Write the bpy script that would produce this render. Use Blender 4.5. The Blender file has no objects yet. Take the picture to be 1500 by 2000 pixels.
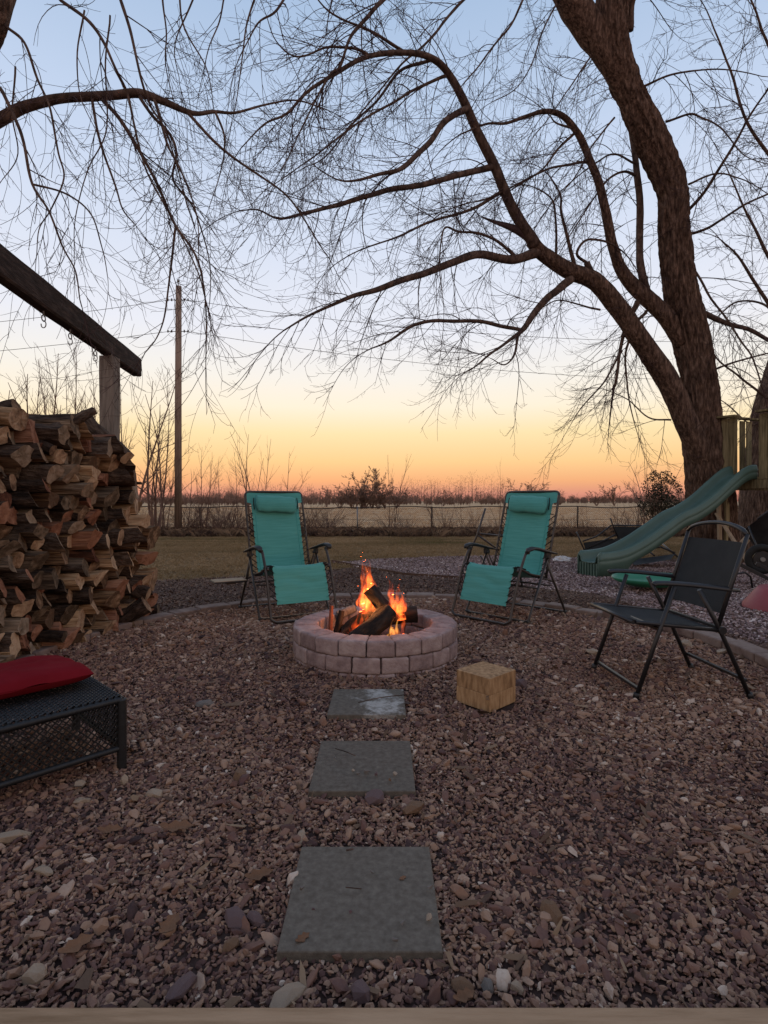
import bpy, bmesh, math, random
import numpy as np
from mathutils import Vector, Matrix, noise as mnoise
random.seed(7); np.random.seed(7)
R = math.radians
SC = bpy.context.scene
COL = SC.collection
F, HC, CX, HY = 1080.0, 1.12, 750.0, 978.0      # focal length in photo pixels, eye height, centre column, horizon row

# ------------------------------------------------------------------ camera, sky, light, exposure
cam = bpy.data.cameras.new('camera'); camo = bpy.data.objects.new('camera', cam); COL.objects.link(camo)
cam.sensor_fit = 'VERTICAL'; cam.sensor_height = 36.0; cam.lens = 36.0*F/2000.0
cam.shift_y = -22.0/2000.0
cam.clip_start = 0.05; cam.clip_end = 3000
camo.location = (0, 0, HC); camo.rotation_euler = (R(90), 0, 0)
SC.camera = camo
SC.view_settings.view_transform = 'Standard'; SC.view_settings.look = 'None'
SC.view_settings.gamma = 1.0; SC.view_settings.use_curve_mapping = False
SC.view_settings.exposure = 0.24
SC.cycles.volume_step_rate = 0.25; SC.cycles.volume_max_steps = 256
SC.cycles.max_bounces = 6; SC.cycles.transparent_max_bounces = 24; SC.cycles.volume_bounces = 0
SC.cycles.sample_clamp_indirect = 4.0

def lin(c):
    return tuple(((v/255.0)/12.92 if v/255.0 <= .04045 else ((v/255.0+.055)/1.055)**2.4) for v in c) + (1.0,)
def ramp(nt, stops, fac=None, interp='LINEAR'):
    n = nt.nodes.new('ShaderNodeValToRGB'); cr = n.color_ramp; cr.interpolation = interp
    while len(cr.elements) < len(stops): cr.elements.new(0.5)
    for e, (p, c) in zip(cr.elements, stops):
        e.position = p; e.color = c if len(c) == 4 else (*c, 1)
    if fac is not None: nt.links.new(fac, n.inputs[0])
    return n
def math_node(nt, op, a, b=None, clamp=False):
    n = nt.nodes.new('ShaderNodeMath'); n.operation = op; n.use_clamp = clamp
    for i, v in enumerate((a, b)):
        if v is None: continue
        if isinstance(v, (int, float)): n.inputs[i].default_value = v
        else: nt.links.new(v, n.inputs[i])
    return n.outputs[0]
def mixc(nt, fac, a, b, mode='MIX'):
    n = nt.nodes.new('ShaderNodeMix'); n.data_type = 'RGBA'; n.blend_type = mode
    for idx, v in ((0, fac), (6, a), (7, b)):
        if isinstance(v, (int, float)): n.inputs[idx].default_value = v
        elif isinstance(v, tuple): n.inputs[idx].default_value = v if len(v) == 4 else (*v, 1)
        else: nt.links.new(v, n.inputs[idx])
    return n.outputs[2]

world = bpy.data.worlds.new('World'); SC.world = world; world.use_nodes = True
nt = world.node_tree; nt.nodes.clear()
tc = nt.nodes.new('ShaderNodeTexCoord'); sep = nt.nodes.new('ShaderNodeSeparateXYZ')
nt.links.new(tc.outputs['Generated'], sep.inputs[0])
SUNSET_AZ = R(-8)
front = ramp(nt, [(0.0, lin((176, 114, 100))), (0.012, lin((216, 144, 122))), (0.035, lin((238, 172, 122))), (0.07, lin((247, 202, 142))),
                  (0.12, lin((247, 222, 172))), (0.165, lin((247, 234, 211))), (0.215, lin((240, 235, 227))), (0.29, lin((228, 230, 239))),
                  (0.42, lin((210, 219, 237))), (0.54, lin((190, 206, 231))), (0.67, lin((164, 187, 217))), (1.0, lin((150, 172, 204)))], sep.outputs[2])
back = ramp(nt, [(0.0, lin((186, 158, 158))), (0.08, lin((232, 196, 178))), (0.2, lin((255, 224, 200))), (0.36, lin((244, 224, 210))),
                 (0.6, lin((176, 186, 210))), (1.0, lin((150, 172, 206)))], sep.outputs[2])
ax = math_node(nt, 'MULTIPLY', sep.outputs[0], math.sin(SUNSET_AZ)); ay = math_node(nt, 'MULTIPLY', sep.outputs[1], math.cos(SUNSET_AZ))
dd = math_node(nt, 'ADD', ax, ay)
mr = nt.nodes.new('ShaderNodeMapRange'); mr.interpolation_type = 'SMOOTHSTEP'
mr.inputs['From Min'].default_value = -0.75; mr.inputs['From Max'].default_value = 0.62
nt.links.new(dd, mr.inputs['Value'])
grad = mixc(nt, mr.outputs[0], back.outputs[0], front.outputs[0])
sky = nt.nodes.new('ShaderNodeTexSky'); sky.sky_type = 'NISHITA'; sky.sun_disc = False
sky.sun_elevation = R(0.5); sky.sun_rotation = SUNSET_AZ; sky.dust_density = 2.0
skys = mixc(nt, 1.0, sky.outputs[0], (0.06, 0.06, 0.06), 'MULTIPLY')
fin = mixc(nt, 0.08, grad, skys)
bg = nt.nodes.new('ShaderNodeBackground'); bg.inputs[1].default_value = 1.0
wo = nt.nodes.new('ShaderNodeOutputWorld'); nt.links.new(fin, bg.inputs[0]); nt.links.new(bg.outputs[0], wo.inputs[0])

sun = bpy.data.lights.new('afterglow_sun', 'SUN'); sun.energy = 0.15; sun.angle = R(18); sun.color = (1.0, .62, .38)
suno = bpy.data.objects.new('afterglow_sun', sun); COL.objects.link(suno)
suno.rotation_euler = (R(-86), 0, -SUNSET_AZ*0 + R(8)); suno.location = (0, 40, 20)

# ------------------------------------------------------------------ helpers
def P(px, py, Y): return Vector(((px-CX)/F*Y, Y, HC-(py-HY)/F*Y))     # a sight line of the photo at distance Y
def gz(x, y):
    t = min(1, max(0, (y-11)/11.0)); return -0.25*t*t*(3-2*t)
def tag(o, label=None, cat=None, group=None, kind=None):
    if label: o['label'] = label
    if cat: o['category'] = cat
    if group: o['group'] = group
    if kind: o['kind'] = kind
    return o
def empty(name, loc, rz=0, label=None, cat=None, group=None):
    o = bpy.data.objects.new(name, None); COL.objects.link(o); o.location = loc; o.rotation_euler = (0, 0, rz)
    o.empty_display_size = .05
    return tag(o, label, cat, group)
def copy_tree(o, parent=None):
    c = o.copy(); COL.objects.link(c); c.parent = parent
    for ch in list(o.children): copy_tree(ch, c)
    return c

class MB:
    def __init__(s): s.v = []; s.f = []; s.m = []; s.s = []
    def add(s, vs, fs, mi=0, smooth=False):
        b = len(s.v); s.v.extend([tuple(v) for v in vs])
        s.f.extend([tuple(i+b for i in f) for f in fs]); s.m.extend([mi]*len(fs)); s.s.extend([smooth]*len(fs))
    def box(s, c, size, rot=None, mi=0, bev=0.0):
        hx, hy, hz = [a/2 for a in size]; M = rot if rot is not None else Matrix.Identity(3)
        c = Vector(c)
        if bev <= 0:
            vs = [c+M@Vector((x, y, z)) for x in (-hx, hx) for y in (-hy, hy) for z in (-hz, hz)]
            s.add(vs, [(0, 1, 3, 2), (4, 6, 7, 5), (0, 4, 5, 1), (2, 3, 7, 6), (0, 2, 6, 4), (1, 5, 7, 3)], mi)
        else:
            bm = bmesh.new(); bmesh.ops.create_cube(bm, size=1)
            for v in bm.verts: v.co = Vector((v.co.x*2*hx, v.co.y*2*hy, v.co.z*2*hz))
            bmesh.ops.bevel(bm, geom=bm.edges[:], offset=bev, segments=2, profile=.5, affect='EDGES')
            bm.verts.index_update()
            s.add([c+M@v.co for v in bm.verts], [tuple(v.index for v in f.verts) for f in bm.faces], mi); bm.free()
    def bar(s, a, b, w, h, mi=0, bev=0.0, up=Vector((0, 0, 1))):
        a = Vector(a); b = Vector(b); d = b-a; L = d.length; x = d.normalized()
        y = up.cross(x)
        if y.length < 1e-4: y = Vector((0, 1, 0))
        y.normalize(); z = x.cross(y)
        s.box((a+b)/2, (L, w, h), Matrix((x, y, z)).transposed(), mi, bev)
    def tube(s, pts, r, k=8, mi=0, cap=True, smooth=True, closed=False, flat=1.0):
        pts = [Vector(p) for p in pts]; n = len(pts)
        rr = [r]*n if isinstance(r, (int, float)) else list(r)
        t0 = (pts[1]-pts[0]).normalized()
        u = t0.orthogonal().normalized(); vs = []
        for i in range(n):
            if closed: t = (pts[(i+1) % n]-pts[i-1])
            else: t = (pts[min(i+1, n-1)]-pts[max(i-1, 0)])
            t = t.normalized() if t.length > 1e-9 else t0
            u = (u-t*u.dot(t)); u = u.normalized() if u.length > 1e-6 else t.orthogonal().normalized()
            w = t.cross(u)
            for j in range(k):
                a = 2*math.pi*j/k
                vs.append(pts[i]+(u*math.cos(a)+w*math.sin(a)*flat)*rr[i])
        fs = []
        for i in range(n if closed else n-1):
            for j in range(k):
                a = i*k+j; b = i*k+(j+1) % k; c = ((i+1) % n)*k+(j+1) % k; d = ((i+1) % n)*k+j
                fs.append((a, b, c, d))
        s.add(vs, fs, mi, smooth)
        if cap and not closed:
            b0 = len(s.v)-n*k
            s.f.append(tuple(b0+j for j in reversed(range(k)))); s.m.append(mi); s.s.append(False)
            s.f.append(tuple(b0+(n-1)*k+j for j in range(k))); s.m.append(mi); s.s.append(False)
    def grid(s, fn, nu, nv, mi=0, smooth=True, flip=False):
        vs = [fn(i/nu, j/nv) for i in range(nu+1) for j in range(nv+1)]
        fs = []
        for i in range(nu):
            for j in range(nv):
                a = i*(nv+1)+j; q = (a, a+nv+1, a+nv+2, a+1)
                fs.append(tuple(reversed(q)) if flip else q)
        s.add(vs, fs, mi, smooth)
    def prism(s, poly, a, b, mi=0):       # poly: list of Vector offsets, extruded from a to b
        n = len(poly); vs = [Vector(a)+q for q in poly]+[Vector(b)+q for q in poly]
        fs = [(i, (i+1) % n, n+(i+1) % n, n+i) for i in range(n)]+[tuple(reversed(range(n))), tuple(range(n, 2*n))]
        s.add(vs, fs, mi)
    def build(s, name, mats, parent=None, loc=None, kind=None):
        me = bpy.data.meshes.new(name); me.from_pydata(s.v, [], s.f); me.update()
        if not isinstance(mats, (list, tuple)): mats = [mats]
        for m in mats: me.materials.append(m)
        me.polygons.foreach_set('material_index', s.m); me.polygons.foreach_set('use_smooth', s.s)
        o = bpy.data.objects.new(name, me); COL.objects.link(o)
        if parent is not None: o.parent = parent
        if loc is not None: o.location = loc
        if kind: o['kind'] = kind
        return o
def link_mesh(name, me, parent=None, loc=(0, 0, 0), rot=(0, 0, 0), sc=(1, 1, 1)):
    o = bpy.data.objects.new(name, me); COL.objects.link(o); o.parent = parent
    o.location = loc; o.rotation_euler = rot; o.scale = sc; return o
def crom(pts, per=6):
    pts = [tuple(p) for p in pts]; P_ = [np.array(p, float) for p in pts]
    P_ = [2*P_[0]-P_[1]]+P_+[2*P_[-1]-P_[-2]]; out = []
    for i in range(1, len(P_)-2):
        for j in range(per):
            t = j/per; a, b, c, d = P_[i-1:i+3]
            out.append(.5*((2*b)+(-a+c)*t+(2*a-5*b+4*c-d)*t*t+(-a+3*b-3*c+d)*t**3))
    out.append(P_[-2]); return out

# ------------------------------------------------------------------ materials
def mat(name, stops, scale=8.0, rough=.8, bump=.3, bscale=None, stretch=(1, 1, 1), metal=0.0, detail=6.0, spec=.3, coords='Object', rnd=0.0,
        dist=.01, fac_node=None, sheen=0.0):
    m = bpy.data.materials.new(name); m.use_nodes = True; nt = m.node_tree; b = nt.nodes['Principled BSDF']
    b.inputs['Roughness'].default_value = rough; b.inputs['Metallic'].default_value = metal
    b.inputs['Specular IOR Level'].default_value = spec
    tc = nt.nodes.new('ShaderNodeTexCoord'); mp = nt.nodes.new('ShaderNodeMapping'); mp.inputs['Scale'].default_value = stretch
    nt.links.new(tc.outputs[coords], mp.inputs[0])
    vec = mp.outputs[0]
    if rnd > 0:
        oi = nt.nodes.new('ShaderNodeObjectInfo'); ad = nt.nodes.new('ShaderNodeVectorMath'); ad.operation = 'ADD'
        cm = nt.nodes.new('ShaderNodeCombineXYZ'); s = math_node(nt, 'MULTIPLY', oi.outputs['Random'], 37.0)
        for i in range(3): nt.links.new(s, cm.inputs[i])
        nt.links.new(vec, ad.inputs[0]); nt.links.new(cm.outputs[0], ad.inputs[1]); vec = ad.outputs[0]
    nz = nt.nodes.new('ShaderNodeTexNoise'); nz.inputs['Scale'].default_value = scale; nz.inputs['Detail'].default_value = detail
    nz.inputs['Roughness'].default_value = .62; nt.links.new(vec, nz.inputs['Vector'])
    lo, hi = .3, .7; k = len(stops)
    st = [(lo+(hi-lo)*i/max(1, k-1), c) for i, c in enumerate(stops)] if not isinstance(stops[0][1], (tuple, list)) else stops
    fac = nz.outputs['Fac']
    if rnd > 0:
        r2 = math_node(nt, 'MULTIPLY', math_node(nt, 'SUBTRACT', oi.outputs['Random'], .5), rnd); fac = math_node(nt, 'ADD', fac, r2)
    cr = ramp(nt, st, fac); nt.links.new(cr.outputs[0], b.inputs['Base Color'])
    if bump > 0:
        nb = nt.nodes.new('ShaderNodeTexNoise'); nb.inputs['Scale'].default_value = bscale or scale*3; nb.inputs['Detail'].default_value = 8
        nt.links.new(vec, nb.inputs['Vector']); bp = nt.nodes.new('ShaderNodeBump'); bp.inputs['Strength'].default_value = bump
        bp.inputs['Distance'].default_value = dist
        nt.links.new(nb.outputs['Fac'], bp.inputs['Height']); nt.links.new(bp.outputs[0], b.inputs['Normal'])
    if sheen: b.inputs['Sheen Weight'].default_value = sheen
    m['out'] = 1
    return m

M = {}
M['farbark'] = mat('hazy_far_bark', [(.15, .095, .075), (.21, .14, .11)], 3, .9, 0, spec=.1)  # distant trees: bark colour lightened, haze painted into it
M['bark'] = mat('bark', [(.02, .013, .01), (.1, .063, .047), (.23, .152, .114)], 24, .95, 1.0, 40, (1, 1, .22), dist=.06, spec=.1)
M['limb'] = mat('limb_bark', [(.025, .018, .015), (.085, .056, .044), (.16, .108, .084)], 14, .95, .7, 30, (1, 1, .5), dist=.02, spec=.1)
M['twig'] = mat('twig_bark', [(.04, .026, .026), (.09, .055, .055)], 6, .9, 0, spec=.1)
M['saps'] = mat('sapling_bark', [(.1, .06, .048), (.2, .125, .095)], 3, .9, 0, spec=.1)
M['earth'] = mat('earth', [(.03, .017, .015), (.06, .038, .032)], 20, 1, .6, 60, spec=.1)
M['mulch'] = mat('mulch_soil', [(.045, .026, .02), (.1, .062, .046), (.14, .09, .066)], 12, 1, .8, 50, spec=.1)
M['teal'] = mat('teal_mesh_fabric', [(.058, .25, .228), (.085, .32, .292)], 3, .85, .5, 7, (1, 26, 26), spec=.15, dist=.002, sheen=.15)
M['teal_light'] = mat('teal_edge_piping', [(.05, .28, .26), (.07, .33, .31)], 5, .8, .1, spec=.2)
M['frame'] = mat('taupe_frame_metal', [(.035, .03, .028), (.06, .052, .048)], 12, .38, .05, metal=.55, spec=.5)
M['black'] = mat('black_plastic', [(.008, .009, .01), (.02, .021, .022)], 12, .5, .1, spec=.4)
M['cord'] = mat('elastic_cord', [(.006, .007, .008), (.014, .015, .016)], 30, .8, 0)
M['blackmetal'] = mat('black_powder_metal', [(.009, .009, .011), (.018, .018, .02)], 18, .42, .05, metal=.2, spec=.5)
M['sling'] = mat('dark_grey_sling', [(.018, .021, .023), (.03, .034, .037)], 6, .8, .3, 500, dist=.001, spec=.2)
M['paver'] = mat('concrete_paver', [(.082, .069, .056), (.115, .098, .08), (.15, .13, .107)], 45, .95, .5, 220, dist=.003, spec=.15, rnd=.08)
M['block'] = mat('mauve_block', [(.19, .135, .13), (.28, .205, .195), (.36, .28, .262)], 14, .95, 1.0, 60, dist=.006, rnd=.2, spec=.1)
M['edgestone'] = mat('edging_stone', [(.12, .085, .075), (.19, .14, .12), (.23, .18, .155)], 10, .95, .5, 60, dist=.006, rnd=.2, spec=.1)
M['ash'] = mat('ash', [(.03, .028, .028), (.14, .13, .13), (.3, .29, .29)], 16, 1, .6, 60, spec=.05)
M['char'] = mat('charred_wood', [(.004, .0035, .003), (.014, .01, .009), (.05, .036, .028)], 14, .9, .9, 25, (.3, 1, 1), dist=.03, spec=.2)
M['redwood'] = mat('rusty_stake', [(.12, .035, .02), (.2, .07, .04)], 20, .8, .3)
M['beam'] = mat('weathered_beam', [(.014, .01, .009), (.035, .025, .022), (.075, .052, .045)], 7, .9, .6, 25, (6, .5, 6), dist=.01, spec=.15)
M['post'] = mat('weathered_post', [(.09, .078, .068), (.18, .155, .135), (.24, .21, .18)], 6, .95, .5, 22, (7, 7, .5), dist=.01, spec=.1)
M['pole'] = mat('utility_pole_wood', [(.12, .085, .065), (.24, .17, .13), (.3, .22, .17)], 4, .95, .3, 20, (6, 6, .3), dist=.02, spec=.1)
M['deckwood'] = mat('deck_timber', [(.2, .125, .07), (.31, .205, .125), (.38, .26, .165)], 5, .8, .35, 26, (.6, 6, 6), dist=.004, spec=.2)
M['newwood'] = mat('fresh_sawn_wood', [(.16, .088, .042), (.3, .18, .09), (.42, .27, .145)], 9, .8, .5, 40, (5, 5, 1.2), dist=.003, rnd=.15, spec=.2)
M['playwood'] = mat('playset_wood', [(.1, .08, .045), (.22, .18, .1), (.3, .25, .15)], 5, .9, .4, 26, (6, 6, .5), dist=.006, rnd=.3, spec=.1)
M['palewood'] = mat('pale_board', [(.24, .18, .12), (.36, .28, .2)], 5, .85, .3, 26, (6, 6, .6), dist=.004, spec=.1)
M['slide'] = mat('green_slide_plastic', [(.048, .096, .078), (.064, .12, .1)], 3, .5, .06, 30, spec=.45)
M['green'] = mat('green_plastic_lid', [(.02, .15, .085), (.03, .18, .105)], 4, .45, .05, spec=.4)
M['red'] = mat('red_plastic', [(.2, .035, .045), (.27, .055, .065)], 5, .5, .05, spec=.4)
M['cushion'] = mat('red_cushion_fabric', [(.12, .006, .01), (.165, .01, .016)], 4, .95, .35, 220, dist=.002, spec=.04)
M['wicker'] = mat('black_wicker', [(.005, .0052, .006), (.013, .0135, .015)], 30, .55, .2, 200, dist=.001, spec=.4)
M['steel'] = mat('galvanised_steel', [(.16, .16, .16), (.24, .24, .24)], 20, .5, .1, metal=.7)
M['rust'] = mat('dark_rusty_wire', [(.02, .014, .012), (.05, .035, .028)], 10, .8, 0)
M['field'] = mat('dry_field', [(.38, .24, .13), (.46, .31, .18), (.5, .36, .22)], .6, 1, .3, 6, spec=.05)
M['lawnsoil'] = mat('lawn_soil', [(.1, .064, .038), (.17, .115, .068), (.21, .148, .09)], 1.6, 1, .7, 40, spec=.05)
M['white'] = mat('white_plastic', [(.42, .42, .42), (.58, .58, .58)], 14, .6, .4, 30)
M['paper'] = mat('paper_tag', [(.32, .31, .28), (.4, .39, .36)], 14, .8, 0)
M['tyre'] = mat('tyre_rubber', [(.008, .008, .008), (.016, .016, .016)], 14, .8, .2)
M['tray'] = mat('wheelbarrow_tray', [(.02, .021, .023), (.045, .046, .048)], 8, .5, .2, metal=.3)

# logs: split faces, ends, bark; each log its own tone
def logmat(name, a, b, c, sc, stretch, bump, rnd, dist=.01):
    return mat(name, [a, b, c], sc, .9, bump, sc*2.2, stretch, rnd=rnd, dist=dist, spec=.1)
M['log_bark'] = logmat('log_bark', (.016, .011, .009), (.06, .04, .03), (.14, .1, .075), 26, (.3, 1, 1), 1.0, .25, .05)
M['log_split'] = logmat('log_split', (.06, .033, .02), (.26, .158, .086), (.46, .31, .185), 20, (.16, 2.0, 2.0), 1.0, .45, .02)
M['log_split_red'] = logmat('log_split_red', (.055, .025, .017), (.21, .098, .062), (.36, .19, .12), 20, (.16, 2.0, 2.0), 1.0, .35, .02)
M['log_split_grey'] = logmat('log_split_grey', (.045, .031, .022), (.17, .118, .08), (.31, .225, .155), 20, (.16, 2.0, 2.0), 1.0, .35, .02)
M['log_end'] = logmat('log_end', (.09, .055, .035), (.27, .175, .11), (.42, .3, .2), 16, (1, 1, 1), .9, .5)
M['log_end_red'] = logmat('log_end_red', (.07, .028, .018), (.19, .085, .052), (.3, .155, .1), 16, (1, 1, 1), .9, .4)
M['log_end_grey'] = logmat('log_end_grey', (.06, .042, .028), (.16, .115, .08), (.27, .205, .15), 16, (1, 1, 1), .9, .4)

def stonemat(name, stops, rough=.85):
    m = bpy.data.materials.new(name); m.use_nodes = True; nt = m.node_tree; b = nt.nodes['Principled BSDF']
    b.inputs['Roughness'].default_value = rough; b.inputs['Specular IOR Level'].default_value = .3
    at = nt.nodes.new('ShaderNodeAttribute'); at.attribute_type = 'INSTANCER'; at.attribute_name = 'tint'
    tc = nt.nodes.new('ShaderNodeTexCoord'); nz = nt.nodes.new('ShaderNodeTexNoise'); nz.inputs['Scale'].default_value = 2.2
    nt.links.new(tc.outputs['Object'], nz.inputs['Vector'])
    f = math_node(nt, 'ADD', at.outputs['Fac'], math_node(nt, 'MULTIPLY', math_node(nt, 'SUBTRACT', nz.outputs['Fac'], .5), .18), True)
    cr = ramp(nt, stops, f); nt.links.new(cr.outputs[0], b.inputs['Base Color'])
    bp = nt.nodes.new('ShaderNodeBump'); bp.inputs['Strength'].default_value = .35; bp.inputs['Distance'].default_value = .002
    nt.links.new(nz.outputs['Fac'], bp.inputs['Height']); nt.links.new(bp.outputs[0], b.inputs['Normal'])
    return m
M['gravel'] = stonemat('gravel_stone', [(0, (.028, .014, .014)), (.25, (.1, .051, .044)), (.45, (.178, .097, .07)), (.62, (.245, .148, .098)),
                                       (.8, (.29, .185, .13)), (.93, (.36, .26, .2)), (1.0, (.46, .37, .3))])
M['gravel_pale'] = stonemat('gravel_pale_stone', [(0, (.06, .036, .038)), (.3, (.18, .12, .118)), (.6, (.31, .235, .225)), (.85, (.42, .34, .325)), (1, (.6, .53, .5))])
M['chip'] = stonemat('mulch_chip', [(0, (.035, .019, .015)), (.4, (.11, .062, .048)), (.75, (.19, .118, .08)), (1, (.32, .23, .16))])
M['grassm'] = stonemat('dormant_grass', [(0, (.09, .09, .03)), (.3, (.18, .13, .065)), (.6, (.24, .17, .09)), (1, (.33, .24, .14))])
M['stubblem'] = stonemat('pale_stubble', [(0, (.36, .23, .125)), (1, (.54, .38, .23))])
M['strawm'] = stonemat('straw', [(0, (.06, .034, .024)), (.5, (.13, .08, .05)), (1, (.22, .15, .095))])
# ------------------------------------------------------------------ ground sheets
def sheet(name, poly_fn, x0, x1, y0, y1, nx, ny, zoff, m, amp=0.0, kind='structure', ns=1.3):
    vs = []; idx = {}; fs = []
    for i in range(nx+1):
        for j in range(ny+1):
            x = x0+(x1-x0)*i/nx; y = y0+(y1-y0)*j/ny
            idx[i, j] = len(vs); vs.append((x, y, gz(x, y)+zoff+amp*mnoise.noise((x*ns, y*ns, 3.1))))
    for i in range(nx):
        for j in range(ny):
            x = x0+(x1-x0)*(i+.5)/nx; y = y0+(y1-y0)*(j+.5)/ny
            if poly_fn is None or poly_fn(x, y): fs.append((idx[i, j], idx[i+1, j], idx[i+1, j+1], idx[i, j+1]))
    me = bpy.data.meshes.new(name); me.from_pydata(vs, [], fs); me.materials.append(m); me.update()
    me.polygons.foreach_set('use_smooth', [True]*len(fs))
    o = bpy.data.objects.new(name, me); COL.objects.link(o); o['kind'] = kind
    return o
def inpoly(poly):
    def f(x, y):
        c = False; n = len(poly)
        for i in range(n):
            x1, y1 = poly[i]; x2, y2 = poly[(i+1) % n]
            if (y1 > y) != (y2 > y) and x < (x2-x1)*(y-y1)/(y2-y1)+x1: c = not c
        return c
    return f
def wob(x, y): return .16*mnoise.noise((x*1.7, y*1.7, 0))+.08*mnoise.noise((x*6, y*6, 3))
def inpoly_np(poly, x, y):
    y = y+np.array([wob(a_, b_) for a_, b_ in zip(x, y)]); c = np.zeros(len(x), bool); n = len(poly)
    for i in range(n):
        x1, y1 = poly[i]; x2, y2 = poly[(i+1) % n]
        if y1 == y2: continue
        c ^= ((y1 > y) != (y2 > y)) & (x < (x2-x1)*(y-y1)/(y2-y1)+x1)
    return c
def G(px, py):                                   # ground point under a photo pixel
    Y = F*HC/(py-HY); return ((px-CX)/F*Y, Y)
RC = (0.05, 3.85); RR = 2.58                     # the stone edging's circle
g = sheet('ground', None, -60, 60, -4, 30, 60, 34, -.03, M['earth'])
fieldo = sheet('field', None, -700, 700, 22.4, 1500, 20, 60, -.02, M['field'])
fieldo['label'] = 'wide dry harvested field beyond the fence'
sheet('lawn', lambda x, y: (x-RC[0])**2+(y-RC[1])**2 > (RR-.1)**2, -20, 22, 5.6, 23, 84, 70, -.022, M['lawnsoil'], .006)
bed = sheet('gravel_bed', lambda x, y: (x-RC[0])**2+(y-RC[1])**2 < (RR+.05)**2 or y < 3.9, -5, 5, .9, 6.6, 60, 60, -.006, M['earth'], .008)
mulchpoly = [(-5, 3.6), (-5, 7.6), (-3, 7.9), (-1.6, 8.3), (-.9, 9.0), (1, 10), (9, 11), (9, 3.6)]
sheet('mulch_bed', lambda x, y: inpoly(mulchpoly)(x, y+wob(x, y)) and (x-RC[0])**2+(y-RC[1])**2 > (RR-.05)**2, -5, 9, 3.6, 11.2, 140, 110, -.001, M['mulch'], .010)
palepoly = [G(648, 1098), G(760, 1091), G(1000, 1084), G(1160, 1092), G(1330, 1098), (7.4, 9.6), (7.4, 4.2), (2.95, 4.3), (2.75, 5.3), G(1180, 1164), G(1060, 1150), G(900, 1131), G(790, 1122), G(700, 1108)]

# ------------------------------------------------------------------ scattered stones, chips, grass (instances)
def rockmesh(name, m, flat=(.8, 1), n=13, seed=0, elong=1.0):
    rs = np.random.RandomState(seed); bm = bmesh.new()
    for _ in range(n):
        v = rs.normal(size=3); v /= np.linalg.norm(v); v *= rs.uniform(.82, 1.0)
        bm.verts.new((v[0]*elong, v[1]*.88, v[2]*rs.uniform(*flat)*.92))
    bmesh.ops.convex_hull(bm, input=bm.verts[:])
    bmesh.ops.delete(bm, geom=[v for v in bm.verts if not v.link_faces], context='VERTS')
    me = bpy.data.meshes.new(name); bm.to_mesh(me); bm.free(); me.materials.append(m); return me
def smooth_rock(name, m, seed):
    bm = bmesh.new(); bmesh.ops.create_icosphere(bm, subdivisions=2, radius=1)
    for v in bm.verts:
        n = mnoise.noise(v.co*1.1+Vector((seed*7.3, 0, 0)))*.4+mnoise.noise(v.co*2.6+Vector((0, seed*3.1, 0)))*.16
        v.co = Vector((v.co.x*1.1, v.co.y*.85, v.co.z*.62))*(1+n)
    me = bpy.data.meshes.new(name); bm.to_mesh(me); bm.free(); me.materials.append(m)
    me.polygons.foreach_set('use_smooth', [True]*len(me.polygons)); return me
def collection_of(name, meshes):
    c = bpy.data.collections.new(name)
    for i, me in enumerate(meshes): c.objects.link(bpy.data.objects.new(name+'_piece', me))
    return c
def scatter(name, xyz, scl, rot, tint, coll, kind='stuff'):
    n = len(xyz); me = bpy.data.meshes.new(name); me.vertices.add(n); me.vertices.foreach_set('co', np.asarray(xyz, np.float32).ravel())
    for nm, arr, ty in (('scl', scl, 'FLOAT_VECTOR'), ('rot', rot, 'FLOAT_VECTOR')):
        a = me.attributes.new(nm, ty, 'POINT'); a.data.foreach_set('vector', np.asarray(arr, np.float32).ravel())
    a = me.attributes.new('tint', 'FLOAT', 'POINT'); a.data.foreach_set('value', np.asarray(tint, np.float32))
    o = bpy.data.objects.new(name, me); COL.objects.link(o); o['kind'] = kind
    ng = bpy.data.node_groups.new(name+'_nodes', 'GeometryNodeTree')
    ng.interface.new_socket('Geometry', in_out='INPUT', socket_type='NodeSocketGeometry')
    ng.interface.new_socket('Geometry', in_out='OUTPUT', socket_type='NodeSocketGeometry')
    N = ng.nodes; L = ng.links; gi = N.new('NodeGroupInput'); go = N.new('NodeGroupOutput')
    ci = N.new('GeometryNodeCollectionInfo'); ci.inputs['Collection'].default_value = coll
    ci.inputs['Separate Children'].default_value = True; ci.inputs['Reset Children'].default_value = True
    ip = N.new('GeometryNodeInstanceOnPoints'); ip.inputs['Pick Instance'].default_value = True
    a1 = N.new('GeometryNodeInputNamedAttribute'); a1.data_type = 'FLOAT_VECTOR'; a1.inputs['Name'].default_value = 'scl'
    a2 = N.new('GeometryNodeInputNamedAttribute'); a2.data_type = 'FLOAT_VECTOR'; a2.inputs['Name'].default_value = 'rot'
    L.new(gi.outputs[0], ip.inputs['Points']); L.new(ci.outputs[0], ip.inputs['Instance'])
    L.new(a1.outputs['Attribute'], ip.inputs['Scale']); L.new(a2.outputs['Attribute'], ip.inputs['Rotation'])
    L.new(ip.outputs[0], go.inputs[0])
    md = o.modifiers.new('scatter', 'NODES'); md.node_group = ng
    return o
rs = np.random.RandomState(3)
PAV = [((-.045, 2.03), .203, .01), ((-.105, 2.98), .205, -.012), ((-.10, 3.90*.985-.09), .2, .02)]     # paver centres (replaced below)
PAV = [(( (545+872)/2-CX)/F*2.03+.0, 1.99)]
pav_c = []
def paver_centre(px, ya, yb):                     # front row, back row in the photo
    Y0 = F*(HC-.03)/(ya-HY); Y1 = F*(HC-.03)/(yb-HY); Y = (Y0+Y1)/2
    return ((px-CX)/F*Y, Y, Y1-Y0)
pav = [paver_centre(709, 1852, 1648), paver_centre(711, 1541, 1443), paver_centre(718, 1393, 1343)]
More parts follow.
